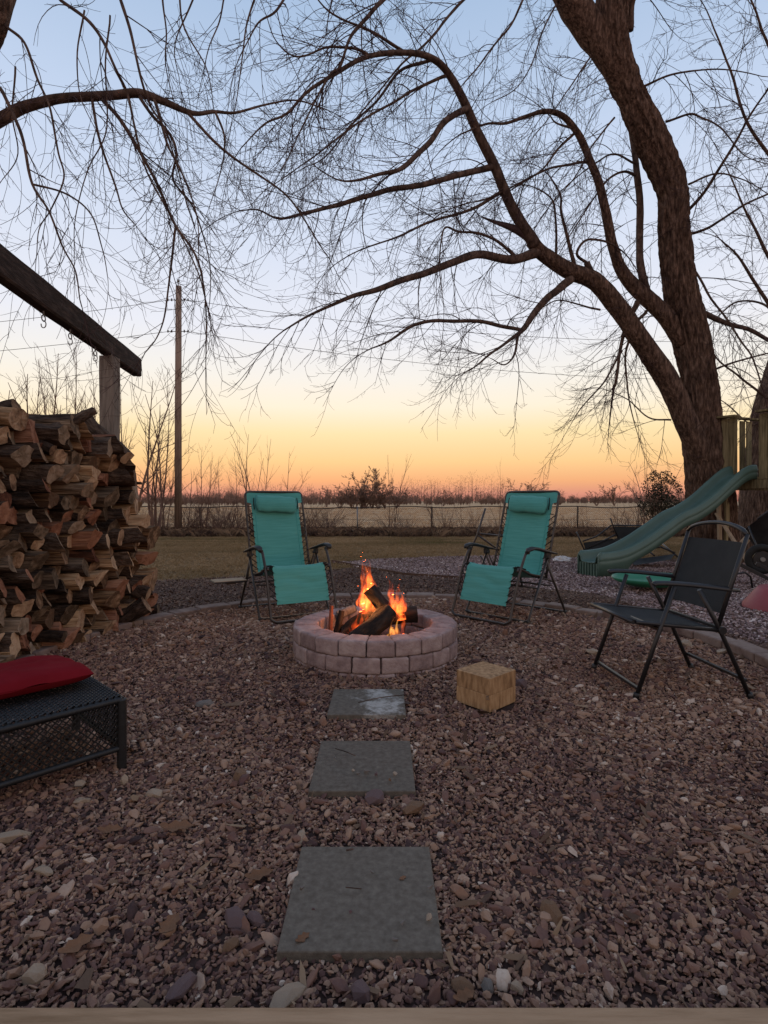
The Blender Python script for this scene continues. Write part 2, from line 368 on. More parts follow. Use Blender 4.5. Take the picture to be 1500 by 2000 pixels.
def noise2(x, y, s, o=0.0):
    return np.array([mnoise.noise((a*s+o, b*s, o)) for a, b in zip(x, y)])
def pts_in(area, dens, x0, x1, y0, y1, keep):
    n = int((x1-x0)*(y1-y0)*dens); x = rs.uniform(x0, x1, n); y = rs.uniform(y0, y1, n)
    k = (np.abs(x) < .74*y+.25) & keep(x, y); return x[k], y[k]
def keep_gravel(x, y):
    k = ((x-RC[0])**2+(y-RC[1])**2 < (RR)**2) | (y < 3.85)
    k &= ((x-PIT[0])**2+(y-PIT[1])**2) > .56**2
    for cx, cy, d in pav: k &= ~((np.abs(x-cx) < .197) & (np.abs(y-cy) < d/2-.012))
    k &= y > 1.14
    k &= (x-.57)**2+(y-3.09)**2 > .0256
    return k
PIT = (-.06, 4.09)
rocks = collection_of('stone', [rockmesh('stone', M['gravel'], (.7, 1.0), 13+(i % 5), i, 1+.08*(i % 4)) for i in range(12)])
pebs = collection_of('pebble', [smooth_rock('pebble', M['gravel'], i) for i in range(2)]+[rockmesh('stone', M['gravel'], (.5, .9), 16+i, 30+i, 1.2) for i in range(9)])
def layer(name, dens, smin, smax, zlift, coll, x0, x1, y0, y1, keep, tb=.45, tv=.2, flat=.8, patch=.18, pw=2.2):
    x, y = pts_in(None, dens, x0, x1, y0, y1, keep); n = len(x)
    u = rs.rand(n)**pw; s = smin+(smax-smin)*u
    z = np.array([gz(a, b) for a, b in zip(x, y)])+zlift+rs.uniform(-.3, .25, n)*s
    nz = noise2(x, y, 1.1, 4.0); nz2 = noise2(x, y, 3.3, 9.0)
    z = z+nz2*.006
    t = np.clip(tb+rs.normal(size=n)*tv+patch*nz+.1*nz2, 0, 1)
    sc = np.stack([s*rs.uniform(.8, 1.35, n), s*rs.uniform(.7, 1.1, n), s*rs.uniform(.6, 1.1, n)*flat], 1)
    rt = np.stack([rs.normal(size=n)*.45, rs.normal(size=n)*.45, rs.uniform(0, 6.28, n)], 1)
    return scatter(name, np.stack([x, y, z], 1), sc, rt, t, coll)
ar = [2]*0
def two_zone(name, spec):                         # several density bands joined into one object
    A = [[], [], [], []]
    for (dens, smin, smax, zl, x0, x1, y0, y1, tb, tv, pw) in spec:
        x, y = pts_in(None, dens, x0, x1, y0, y1, spec_keep); n = len(x); u = rs.rand(n)**pw; s = smin+(smax-smin)*u
        nz = noise2(x, y, 1.1, 4.0); nz2 = noise2(x, y, 3.3, 9.0)
        z = np.array([gz(a, b) for a, b in zip(x, y)])+zl+rs.uniform(-.3, .3, n)*s+nz2*.006
        t = np.clip(tb+rs.normal(size=n)*tv+.16*nz+.1*nz2, 0, 1)
        A[0].append(np.stack([x, y, z], 1)); A[1].append(np.stack([s*rs.uniform(.8, 1.4, n), s*rs.uniform(.65, 1.1, n), s*rs.uniform(.5, 1.0, n)], 1))
        A[2].append(np.stack([rs.normal(size=n)*.4, rs.normal(size=n)*.4, rs.uniform(0, 6.28, n)], 1)); A[3].append(t)
    return [np.concatenate(a) for a in A]
spec_keep = keep_gravel
a = two_zone('gravel', [(9500, .0062, .0118, .0, -2.2, 2.2, 1.14, 2.4, .44, .2, 1.5), (6200, .0075, .0135, 0, -3.2, 3.2, 2.4, 4.0, .47, .2, 1.5),
                        (3600, .010, .0175, 0, -3.2, 3.2, 4.0, 6.6, .5, .18, 1.5)])
o = scatter('gravel', *a, rocks); o['label'] = 'reddish brown crushed gravel around the fire pit'
a = two_zone('gravel', [(600, .010, .024, .004, -3.2, 3.2, 1.14, 2.6, .5, .23, 2.6), (460, .012, .028, .004, -3.2, 3.2, 2.6, 4.2, .52, .23, 2.6), (300, .014, .034, .004, -3.2, 3.2, 4.2, 6.6, .56, .23, 2.2)])
o = scatter('larger_gravel', *a, pebs); o['label'] = 'larger rounded stones strewn through the gravel'
flakes = collection_of('leaf_bit', [rockmesh('leaf_bit', M['strawm'], (.05, .12), 8, 400+i, 1.5+.2*i) for i in range(5)])
a = two_zone('l', [(55, .008, .024, .014, -3.2, 3.2, 1.14, 2.8, .4, .3, 1.8), (34, .012, .034, .014, -3.2, 3.2, 2.8, 6.6, .4, .3, 1.8)])
o = scatter('leaf_litter', *a, flakes); o['label'] = 'scraps of dead leaf and bark lying in the gravel'
# mulch chips outside the edging
chips = collection_of('chip', [rockmesh('chip', M['chip'], (.15, .4), 9, 60+i, 1.5+.3*(i % 3)) for i in range(8)])
def keep_mulch(x, y):
    return inpoly_np(mulchpoly, x, y) & ((x-RC[0])**2+(y-RC[1])**2 > (RR+.14)**2) & ~inpoly_np(palepoly, x, y)
spec_keep = keep_mulch
a = two_zone('m', [(2400, .008, .020, .004, -5, 8.5, 3.7, 11, .42, .22, 1.8)])
o = scatter('mulch', *a, chips); o['label'] = 'dark bark mulch and dead leaves beyond the stone edging'
spec_keep = lambda x, y: inpoly_np(palepoly, x, y) & ((x-RC[0])**2+(y-RC[1])**2 > (RR+.14)**2)
palerocks = collection_of('pale_stone', [rockmesh('pale_stone', M['gravel_pale'], (.5, 1.0), 12, 80+i, 1.1) for i in range(6)])
a = two_zone('p', [(1500, .010, .022, .006, -1.5, 8, 4.2, 12, .42, .24, 1.6)])
o = scatter('pale_gravel', *a, palerocks); o['label'] = 'pale pinkish play area gravel beyond the edging'
# dormant grass tufts
def tuft(seed, m, h, n=14, sp=.06):
    r = random.Random(seed); b = MB()
    for _ in range(n):
        x, y = r.gauss(0, sp), r.gauss(0, sp); a = r.uniform(0, 6.28); ln = r.uniform(.5, 1)*h; lean = r.uniform(.2, 1.2)*ln
        w = .004+.003*r.random(); c, s_ = math.cos(a), math.sin(a)
        b.add([(x-s_*w, y+c*w, 0), (x+s_*w, y-c*w, 0), (x+c*lean*.4, y+s_*lean*.4, ln*.6), (x+c*lean, y+s_*lean, ln*.75)], [(0, 1, 2), (0, 2, 3)])
    me = bpy.data.meshes.new('tuft'); me.from_pydata(b.v, [], b.f); me.materials.append(m); return me
tufts = collection_of('tuft', [tuft(i, M['grassm'], .05) for i in range(6)])
n = 70000; x = rs.uniform(-16, 17, n); y = 6.6+15.8*rs.rand(n)**1.0; k = ((x-RC[0])**2+(y-RC[1])**2 > 9) & (np.abs(x) < .74*y) & ~keep_mulch(x, y) & ~inpoly_np(palepoly, x, y)
x, y = x[k], y[k]; n = len(x); nz = noise2(x, y, .35, 2.0); nz2 = noise2(x*.25, y*1.5, .9, 5.0)
t = np.clip(.58-.4*nz-.3*nz2+rs.normal(size=n)*.12-.02*(y-12)*(x < -3), 0, 1); s = rs.uniform(.6, 1.4, n)
z = np.array([gz(a_, b_) for a_, b_ in zip(x, y)])-.01
o = scatter('grass', np.stack([x, y, z], 1), np.stack([s, s, s*rs.uniform(.5, 1.1, n)], 1), np.stack([0*x, 0*x, rs.uniform(0, 6.28, n)], 1), t, tufts)
o['label'] = 'short dormant lawn grass, patchy brown and green'
weeds = collection_of('weed', [tuft(20+i, M['strawm'], .32, 22, .09) for i in range(6)])
n = 5200; x = rs.uniform(-16, 17, n); y = 21.9+rs.normal(size=n)*.45; s = rs.uniform(.5, 1.5, n)
z = np.array([gz(a_, b_) for a_, b_ in zip(x, y)])-.01
o = scatter('weeds', np.stack([x, y, z], 1), np.stack([s, s, s], 1), np.stack([0*x, 0*x, rs.uniform(0, 6.28, n)], 1), rs.rand(n), weeds)
o['label'] = 'dead brown weeds along the foot of the fence'
straw = collection_of('straw', [tuft(40+i, M['stubblem'], .13, 12, .16) for i in range(5)])
n = 12000; y = 23+90*rs.rand(n)**1.7; x = rs.uniform(-.75, .75, n)*y; s = rs.uniform(.6, 1.2, n)*(1+.012*(y-23))
o = scatter('stubble', np.stack([x, y, 0*x-.27], 1), np.stack([s, s, s*.8], 1), np.stack([0*x, 0*x, rs.uniform(0, 6.28, n)], 1), .55+.45*rs.rand(n), straw)
o['label'] = 'pale dry stubble in the field beyond the fence'

# ------------------------------------------------------------------ pavers, stone edging, deck timber
def paver(cx, cy, d, rz, label, tilt=0.0, loc_z=.02):
    b = MB(); b.box((0, 0, -.02), (.406, d, .045), None, 0, .004)
    o = b.build('paver', M['paver'], None, (cx, cy, loc_z)); o.rotation_euler = (tilt, 0, rz)
    return tag(o, label, 'paver', 'concrete pavers leading to the fire pit')
paver(pav[0][0], pav[0][1], pav[0][2], .0, 'large grey square paver nearest the deck with bits of stone on it')
paver(pav[1][0], pav[1][1], pav[1][2], .0, 'middle grey paver with small twigs and pebbles on it')
pv3 = paver(pav[2][0], pav[2][1], pav[2][2], .0, 'grey paver dusted with white ash right in front of the fire pit')
def ash_paver():
    m = M['paver'].copy(); m.name = 'ashy_paver'; nt = m.node_tree; b = nt.nodes['Principled BSDF']
    src = b.inputs['Base Color'].links[0].from_socket
    tc = nt.nodes.new('ShaderNodeTexCoord'); nz = nt.nodes.new('ShaderNodeTexNoise'); nz.inputs['Scale'].default_value = 9; nz.inputs['Detail'].default_value = 9
    nz.inputs['Roughness'].default_value = .75
    nt.links.new(tc.outputs['Object'], nz.inputs['Vector']); sp = nt.nodes.new('ShaderNodeSeparateXYZ'); nt.links.new(tc.outputs['Object'], sp.inputs[0])
    dx = math_node(nt, 'SUBTRACT', sp.outputs[0], .07); d = math_node(nt, 'MULTIPLY', math_node(nt, 'ABSOLUTE', dx), 1.1)
    f = math_node(nt, 'SUBTRACT', nz.outputs['Fac'], d); rp = ramp(nt, [(.38, (0, 0, 0)), (.52, (1, 1, 1))], f)
    nt.links.new(mixc(nt, rp.outputs[0], src, (.36, .345, .32)), b.inputs['Base Color']); return m
pv3.data.materials[0] = ash_paver()
# crumbs lying on the pavers
rk = [rockmesh('pebble', M['gravel'], (.6, 1), 12, 200+i) for i in range(4)]
def solid(m, col, name):
    q = mat(name, [tuple(c*.7 for c in col), col], 30, .85, .4, 90, rnd=.1); return q
M['greystone'] = solid(None, (.17, .15, .135), 'grey_stone'); M['palestone'] = solid(None, (.34, .26, .19), 'pale_stone')
M['mauvestone'] = solid(None, (.13, .085, .085), 'mauve_stone'); M['brownstone'] = solid(None, (.17, .1, .06), 'brown_stone')
M['leaf'] = solid(None, (.17, .085, .045), 'dead_leaf')
crumb_meshes = {k: rockmesh('stone', M[k], (.6, 1), 13, 230+i) for i, k in enumerate(('greystone', 'palestone', 'mauvestone', 'brownstone'))}
def on_ground(px, py, z=0.0):
    Y = F*(HC-z)/(py-HY); return ((px-CX)/F*Y, Y, z)
def stone(px, py, sz, key, label=None, z=.035, group='small stones lying on the pavers', cat='pebble', name='pebble'):
    p = on_ground(px, py, z); o = link_mesh(name, crumb_meshes[key], None, (p[0], p[1], z+sz*.25), (random.uniform(-.3, .3), random.uniform(-.3, .3), random.uniform(0, 6)), (sz, sz, sz))
    return tag(o, label, cat, group)
for (px, py, sz, key, lb) in [
    (590, 1734, .011, 'greystone', 'grey pebble near the left edge of the nearest paver'),
    (727, 1703, .009, 'greystone', 'dark pebble in the upper middle of the nearest paver'),
    (840, 1733, .01, 'greystone', 'grey pebble at the right edge of the nearest paver'),
    (839, 1793, .012, 'palestone', 'pale chip at the right edge of the nearest paver'),
    (787, 1803, .010, 'greystone', 'grey pebble low right on the nearest paver'),
    (771, 1836, .010, 'greystone', 'pebble at the lower right corner area of the nearest paver'),
    (612, 1776, .006, 'mauvestone', 'tiny dark crumb left of centre on the nearest paver'),
    (684, 1781, .008, 'mauvestone', 'small flat crumb in the lower middle of the nearest paver')]:
    stone(px, py, sz, key, lb, z=.034)
for (px, py, sz, key, lb) in [
    (655, 1480, .009, 'greystone', 'small pebble left of centre on the middle paver'), (716, 1507, .016, 'greystone', 'largest grey stone on the middle paver'),
    (700, 1511, .011, 'greystone', 'pebble just left of the largest stone on the middle paver'), (735, 1512, .012, 'mauvestone', 'pebble just right of the largest stone on the middle paver'),
    (690, 1505, .008, 'palestone', 'pale crumb in the pebble cluster on the middle paver'), (762, 1524, .009, 'brownstone', 'brown pebble at the near right of the middle paver'),
    (772, 1512, .012, 'palestone', 'pale flat chip by the right side of the middle paver')]:
    stone(px, py, sz, key, lb, z=.034)
# the bigger loose rocks one can point at
M['rocksets'] = None
bigrock = {}
for i, (k) in enumerate(('palestone', 'mauvestone', 'brownstone', 'greystone')):
    me = rockmesh('rock', M[k], (.9, 1.0), 34, 70+i*3, 1.1); bigrock[k] = me
def rock(px, py, sz, key, label, sc=(1, 1, 1)):
    sz *= .85
    p = on_ground(px, py, 0.0); o = link_mesh('rock', bigrock[key], None, (p[0], p[1], sz*.25), (random.uniform(-.4, .4), random.uniform(-.4, .4), random.uniform(0, 6)), (sz*sc[0], sz*sc[1], sz*sc[2]))
    return tag(o, label, 'rock', 'larger loose rocks on the gravel')
rock(243, 1530, .033, 'palestone', 'pale upright rock beside the foot of the wicker ottoman', (.7, .7, 1.3))
rock(300, 1556, .04, 'palestone', 'pale broken rock on the gravel right of the ottoman foot', (1.2, .8, .8))
rock(155, 1536, .03, 'palestone', 'small pale rock under the near side of the ottoman')
rock(158, 1568, .034, 'palestone', 'flat pale rock in front of the ottoman, second from its foot', (1.3, .8, .5))
rock(730, 1565, .055, 'mauvestone', 'big mauve rock at the near edge of the middle paver', (1, 1, .7))
rock(808, 1583, .055, 'brownstone', 'flat brown rock to the right below the middle paver', (1.2, 1, .5))
rock(85, 1705, .033, 'palestone', 'long pale rock in the left foreground gravel', (1.5, .7, .6))
rock(68, 1912, .035, 'palestone', 'rounded pale rock in the bottom left corner', (1, 1, 1.1))
rock(25, 1640, .05, 'palestone', 'wide pale slab of rock at the left picture edge', (1.5, .9, .6))
rock(1077, 1790, .042, 'brownstone', 'lumpy brown rock on the right foreground gravel', (1.1, .9, .8))
rock(560, 1955, .045, 'palestone', 'pale rock against the deck timber below the nearest paver', (1.3, .8, .6))
rock(355, 1935, .04, 'mauvestone', 'mauve rock against the deck timber, left of centre', (1.4, 1, .6))
rock(705, 1945, .04, 'mauvestone', 'dark mauve rock between the nearest paver and the deck timber', (1, 1, .7))
rock(460, 1800, .042, 'mauvestone', 'mauve rock left of the nearest paver', (1.2, .9, .6))
rock(498, 1800, .036, 'mauvestone', 'second mauve rock touching the left side of the nearest paver', (1, .7, .6))
rock(952, 1930, .022, 'greystone', 'whitish rock near the deck timber at right of centre', (1, .9, 1))
rock(1010, 1932, .02, 'palestone', 'small white rock farther right near the deck timber', (1, .9, 1))
rock(905, 1935, .034, 'brownstone', 'rusty brown rock near the deck timber right of the paver', (1, .9, .8))
rock(468, 1520, .04, 'brownstone', 'brown rock on the gravel left of the middle paver')
rock(400, 1378, .05, 'greystone', 'grey rock on the gravel left of the ash dusted paver', (1.2, .9, .6))
rock(1340, 1262, .06, 'palestone', 'white rock under the folding chair beside the edging')
rock(1160, 1278, .06, 'palestone', 'white rock beside the front foot of the folding chair', (1.2, 1, .7))
rock(1410, 1275, .055, 'palestone', 'white rock in front of the edging stones at right', (1.4, .8, .5))
rock(1018, 1340, .05, 'mauvestone', 'mauve rock right of the sawn timber block')
rock(588, 1640, .03, 'palestone', 'tan rock touching the far left corner of the nearest paver', (1.2, .8, .8))
rock(450, 1850, .026, 'brownstone', 'brown rock left of the nearest paver, low', (1, .8, .8))

def leaf(px, py, sz, rz, label):
    b = MB()
    def fn(u, v):
        w = math.sin(math.pi*min(1, u*.97+.02))**.8*(.42+.12*math.sin(u*19)); x = (u-.5)*2; y = (v-.5)*2*w
        return Vector((x*sz, y*sz, sz*(.18*x*x+.35*abs(y)**1.3+.06*math.sin(5*x))+.004))
    b.grid(fn, 12, 6); b.grid(lambda u, v: fn(u, v)-Vector((0, 0, .0012)), 12, 6, flip=True)
    p = on_ground(px, py, .008); o = b.build('leaf', M['leaf'], None, (p[0], p[1], .02)); o.rotation_euler = (.15, .1, rz)
    return tag(o, label, 'leaf', 'dead leaves lying on the gravel')
leaf(345, 1625, .055, .25, 'orange brown dead leaf on the gravel right of the ottoman')
leaf(148, 1860, .045, 1.0, 'curled mauve dead leaf in the left foreground')
leaf(330, 1820, .045, 1.4, 'narrow dead leaf standing in the left foreground gravel')
leaf(505, 1720, .045, .6, 'tan dead leaf left of the nearest paver')
leaf(786, 1726, .014, .8, 'small crumpled rust red leaf on the nearest paver')
leaf(215, 1630, .04, .3, 'brown dead leaf among the stones left of the ottoman foot')
leaf(590, 1845, .024, .9, 'tan leaf at the near left corner of the nearest paver')
leaf(905, 1960, .03, .5, 'torn brown leaf beside the deck timber')
leaf(890, 1395, .03, 2.1, 'small dead leaf by the timber block')
def twigstick(pts, r, label):
    b = MB(); b.tube(crom([on_ground(*p) for p in pts], 3), r, 5); o = b.build('stick', M['limb']); return tag(o, label, 'stick', 'bits of twig lying about')
twigstick([(655, 1462, .045), (675, 1468, .048), (694, 1476, .045)], .002, 'thin dark twig on the far left of the middle paver')
twigstick([(675, 1733, .04), (695, 1735, .042), (706, 1736, .04)], .0016, 'short thin twig in the middle of the nearest paver')
twigstick([(676, 1661, .04), (690, 1658, .043)], .003, 'short purple twig at the far edge of the nearest paver')
twigstick([(1105, 1500, .03), (1190, 1512, .035), (1235, 1530, .03)], .0025, 'thin curved twig on the right gravel')
twigstick([(700, 1372, .045), (745, 1362, .05), (790, 1357, .045)], .0025, 'thin dark twig across the ash dusted paver')

ring = empty('stone_edging', (RC[0], RC[1], 0), 0, 'curved low edging of flat concrete stones around the gravel circle', 'edging')
a = R(-28)
while a < R(215):
    ln = random.uniform(.27, .36); da = ln/RR
    b = MB(); b.box((0, 0, 0), (ln-.012, .16, .07), None, 0, .012)
    high = .04 if a < R(35) else .008
    if not (R(150) < a < R(160) and False):
        o = b.build('stone', M['edgestone'], ring, (RR*math.cos(a+da/2), RR*math.sin(a+da/2), high+random.uniform(-.008, .006)))
        o.rotation_euler = (random.uniform(-.05, .05), random.uniform(-.03, .03), a+da/2+math.pi/2+random.uniform(-.04, .04))
    a += da
brd = MB(); p = [G(648, 1097), G(700, 1107), G(790, 1123), G(905, 1131)]
for q0, q1 in zip(p[:-1], p[1:]): brd.bar((q0[0], q0[1], .0), (q1[0], q1[1], .0), .02, .07)
tag(brd.build('landscape_border', M['mulch']), 'thin dark border strip edging the pale gravel patch', 'edging')
# deck timber the photographer stands behind
dt = MB(); dt.box((0, 0, 0), (4.4, .30, .09), None, 0, .006)
o = dt.build('deck_timber', M['deckwood'], None, (0, 1.002, .022)); tag(o, 'long tan deck timber across the bottom of the view', 'timber')

# ------------------------------------------------------------------ fire pit
pit = empty('fire_pit', (PIT[0], PIT[1], 0), 0, 'round fire pit of mauve tumbled concrete blocks with a fire in it', 'fire pit')
def blockmesh(seed, w0, w1, d, h):
    r = random.Random(seed); bm = bmesh.new()
    vs = [bm.verts.new(v) for v in ((-w0/2, 0, 0), (w0/2, 0, 0), (w1/2, d, 0), (-w1/2, d, 0), (-w0/2, 0, h), (w0/2, 0, h), (w1/2, d, h), (-w1/2, d, h))]
    for f in ((0, 3, 2, 1), (4, 5, 6, 7), (0, 1, 5, 4), (1, 2, 6, 5), (2, 3, 7, 6), (3, 0, 4, 7)): bm.faces.new([vs[i] for i in f])
    bmesh.ops.subdivide_edges(bm, edges=bm.edges[:], cuts=3, use_grid_fill=True)
    for v in bm.verts:      # round the tumbled edges
        c = v.co; e = 0
        for val, lo, hi in ((c.z, 0, h),):
            pass
    bmesh.ops.bevel(bm, geom=[e for e in bm.edges if len(e.link_faces) == 2 and e.calc_face_angle() > .5], offset=.011, segments=2, profile=.5, affect='EDGES')
    for v in bm.verts:
        n = mnoise.noise(v.co*22+Vector((seed*5.1, 0, 0)))*.0035+mnoise.noise(v.co*60+Vector((seed, 0, 9)))*.0015
        v.co += Vector((n, n*.9, n))
    me = bpy.data.meshes.new('block'); bm.to_mesh(me); bm.free(); me.materials.append(M['block'])
    me.polygons.foreach_set('use_smooth', [True]*len(me.polygons)); return me
RO, RI, NB = .595, .415, 20
bms = [blockmesh(i, 2*math.pi*RO/NB-.005, 2*math.pi*RI/NB-.004, RO-RI, .103) for i in range(4)]
for lay in range(3):
    for i in range(NB):
        a = 2*math.pi*(i+(lay % 2)*.5+.22)/NB-math.pi/2
        rr = RO+random.uniform(-.006, .006)+(.004 if lay == 1 else 0)
        o = link_mesh('block', bms[(i*3+lay) % 4], pit, (rr*math.cos(a), rr*math.sin(a), -.085+lay*.105+random.uniform(-.002, .002)),
                      (random.uniform(-.012, .012), random.uniform(-.012, .012), a+math.pi/2+random.uniform(-.02, .02)))
b = MB(); b.grid(lambda u, v: Vector((.43*u*math.cos(v*2*math.pi), .43*u*math.sin(v*2*math.pi), .045-.03*u+.02*mnoise.noise((9*u*math.cos(v*6.283), 9*u*math.sin(v*6.283), 0)))), 14, 40)
b.build('ash_bed', M['ash'], pit)
def logmesh_round(L, r0, r1, seed, k=14, seg=14, bump=.12):
    b = MB(); pts = []; 
    def fn(u, v):
        rr = (r0+(r1-r0)*u)*(1+bump*mnoise.noise((math.cos(v*6.283)*1.6+seed, math.sin(v*6.283)*1.6, u*3)) + .05*mnoise.noise((math.cos(v*6.283)*6+seed, math.sin(v*6.283)*6, u*7)))
        return Vector(((u-.5)*L, rr*math.cos(v*6.283), rr*math.sin(v*6.283)))
    b.grid(fn, seg, k, 0, True)
    for u in (0, 1):
        ring_ = [fn(u, j/k) for j in range(k)]; c = Vector(((u-.5)*L, 0, 0))
        b.add([c]+ring_, [((0, j+1, (j+1) % k+1) if u == 0 else (0, (j+1) % k+1, j+1)) for j in range(k)], 1)
    return b
def aim(o, a, bb):
    a = Vector(a); bb = Vector(bb); d = bb-a; o.location = (a+bb)/2; o.rotation_mode = 'QUATERNION'; o.rotation_quaternion = d.to_track_quat('X', 'Z'); return o
def fire_log(a, bb, r0, r1, seed, label, mats=None):
    b = logmesh_round((Vector(bb)-Vector(a)).length, r0, r1, seed, 20, 22, .24); o = b.build('burning_log', mats or [M['char'], M['char']])
    aim(o, a, bb); return tag(o, label, 'log', 'logs burning in the fire pit')
fire_log((PIT[0]-.17, PIT[1]-.30, .10), (PIT[0]+.10, PIT[1]-.05, .31), .075, .07, 1, 'large scorched log lying diagonally at the front of the fire')
fire_log((PIT[0]-.22, PIT[1]+.05, .12), (PIT[0]+.05, PIT[1]+.05, .34), .07, .06, 2, 'glowing blackened log on the left behind the front log')
fire_log((PIT[0]+.14, PIT[1]-.02, .23), (PIT[0]-.05, PIT[1]+.0, .47), .055, .05, 3, 'charred log leaning up to the peak of the fire')
fire_log((PIT[0]+.02, PIT[1]+.10, .24), (PIT[0]+.31, PIT[1]+.12, .26), .065, .06, 4, 'dark round log resting on the right rear of the fire')
fire_log((PIT[0]-.3, PIT[1]+.05, .1), (PIT[0]-.26, PIT[1]+.09, .29), .028, .022, 5, 'short black stub standing at the left of the fire')
fire_log((PIT[0]+.08, PIT[1]-.2, .10), (PIT[0]+.24, PIT[1]-.22, .12), .04, .035, 6, 'small reddish burnt chunk at the right front of the fire', [M['redwood'], M['char']])
fire_log((PIT[0]-.34, PIT[1]-.02, .07), (PIT[0]-.33, PIT[1]+.02, .34), .016, .013, 7, 'thin rusty brown stake standing inside the left rim', [M['redwood'], M['redwood']])
fire_log((PIT[0]-.30, PIT[1]+.24, .22), (PIT[0]-.17, PIT[1]+.30, .27), .035, .03, 8, 'pale unburnt split piece behind the fire', [M['post'], M['post']])
# glowing embers
em = bpy.data.materials.new('ember_glow'); em.use_nodes = True; nt = em.node_tree; b_ = nt.nodes['Principled BSDF']
tc = nt.nodes.new('ShaderNodeTexCoord'); nz = nt.nodes.new('ShaderNodeTexNoise'); nz.inputs['Scale'].default_value = 26; nt.links.new(tc.outputs['Object'], nz.inputs['Vector'])
rp = ramp(nt, [(.42, (.01, .002, .001)), (.52, (.8, .07, .01)), (.62, (1, .3, .04))], nz.outputs['Fac'])
b_.inputs['Base Color'].default_value = (.02, .012, .01, 1); nt.links.new(rp.outputs[0], b_.inputs['Emission Color']); b_.inputs['Emission Strength'].default_value = 1.6
cme = []
for i in range(3): q = rockmesh('ember', em, (.6, 1), 13, 300+i); cme.append(q)
eb = MB()
for i in range(46):
    a = random.uniform(0, 6.28); rr = random.uniform(0, .22); q = cme[i % 3]; s = random.uniform(.012, .03)
    c = Vector((rr*math.cos(a)-.03, rr*math.sin(a)-.05, .055+.05*(1-rr/.22))); rot = Matrix.Rotation(random.uniform(0, 6), 3, 'Z')@Matrix.Rotation(random.uniform(0, 3), 3, 'X')
    eb.add([c+rot@(v.co*s) for v in q.vertices], [tuple(f.vertices) for f in q.polygons])
o = eb.build('embers', em, None, (PIT[0], PIT[1], 0), kind='stuff'); o['label'] = 'glowing orange embers under the burning logs'
# flames: hot gas as an emitting volume inside twisting tongues
def flame_mat(name, dens, s, c0, c1):
    m = bpy.data.materials.new(name); m.use_nodes = True; nt = m.node_tree; nt.nodes.clear()
    out = nt.nodes.new('ShaderNodeOutputMaterial'); em = nt.nodes.new('ShaderNodeEmission')
    tc = nt.nodes.new('ShaderNodeTexCoord'); mp = nt.nodes.new('ShaderNodeMapping'); mp.inputs['Scale'].default_value = (1, 1, .33)
    nt.links.new(tc.outputs['Object'], mp.inputs[0]); nz = nt.nodes.new('ShaderNodeTexNoise'); nz.inputs['Scale'].default_value = s; nz.inputs['Detail'].default_value = 3
    nz.inputs['Distortion'].default_value = .6
    nt.links.new(mp.outputs[0], nz.inputs['Vector'])
    cr = ramp(nt, [(.4, c0), (.62, c1)], nz.outputs['Fac']); st = ramp(nt, [(.38, (.06, .06, .06)), (.5, (.35, .35, .35)), (.62, (1, 1, 1))], nz.outputs['Fac'])
    nt.links.new(cr.outputs[0], em.inputs[0]); nt.links.new(math_node(nt, 'MULTIPLY', st.outputs[0], dens), em.inputs[1])
    nt.links.new(em.outputs[0], out.inputs['Volume']); return m
FM = flame_mat('flame', 34.0, 34, (1.0, .065, .009), (1.0, .17, .026))
FM2 = flame_mat('flame_dim', 26.0, 40, (1.0, .05, .01), (1.0, .13, .02))
FM3 = flame_mat('flame_hot', 52.0, 30, (1.0, .17, .02), (1.0, .42, .08))
def flame(name, base, tongues, m, label):
    e = empty(name, base, 0, label, 'flame', 'flames of the camp fire')
    for (dx, dy, z0, h, r, sway, seed) in tongues:
        b = MB(); rnd = random.Random(seed); n = 18; pts = []; rr = []
        for i in range(n+1):
            u = i/n
            pts.append((dx+sway*u*u+.016*math.sin(u*7+seed)*u, dy+.014*math.cos(u*6+seed*2)*u, z0+h*u))
            rr.append(max(.0012, 1.2*r*(1-u)**.75*(.5+.75*math.sin(math.pi*min(1, u*1.25+.12)))*(1+.28*math.sin(u*16+seed*3))))
        b.tube(pts, rr, 8, flat=.55); b.build('flame_tongue', m, e)
    return e
pz = lambda y: HC-(y-HY)*4.09/F
flame('flame', (PIT[0]-.02, PIT[1]+.02, 0), [(-.045, 0, pz(1198), .42, .055, -.06, 1), (-.01, .02, pz(1196), .36, .065, -.07, 2), (.03, 0, pz(1194), .29, .055, -.07, 3), (-.08, .0, pz(1195), .27, .04, -.01, 41), (-.06, .02, pz(1192), .22, .04, .0, 33), (-.02, -.02, pz(1150), .20, .03, -.045, 34),
      (-.075, .01, pz(1180), .13, .02, -.02, 4), (.05, 0, pz(1185), .12, .022, -.03, 5), (-.03, -.02, pz(1165), .27, .022, -.035, 6), (-.015, -.01, pz(1140), .23, .011, -.05, 16), (.0, .0, pz(1188), .19, .03, .0, 17)], FM, 'tall orange flame rising from the top left of the fire')
flame('flame', (PIT[0]+.16, PIT[1]-.03, 0), [(.015, 0, pz(1208), .29, .055, -.015, 7), (-.03, 0, pz(1195), .27, .038, -.06, 8), (.03, .02, pz(1200), .2, .04, -.01, 35), (.045, 0, pz(1192), .13, .022, .005, 9), (-.035, 0, pz(1160), .125, .013, -.035, 10), (.035, -.03, pz(1235), .2, .016, .01, 11)], FM, 'shorter forked orange flame on the right of the fire')
flame('flame', (PIT[0]+.11, PIT[1]-.22, 0), [(.0, 0, .10, .2, .034, .02, 12), (.035, 0, .09, .26, .026, .035, 13), (-.03, .0, .09, .13, .026, .02, 14), (.015, -.02, .1, .14, .035, .01, 36)], FM3, 'small yellow flame at the front inside the near rim')
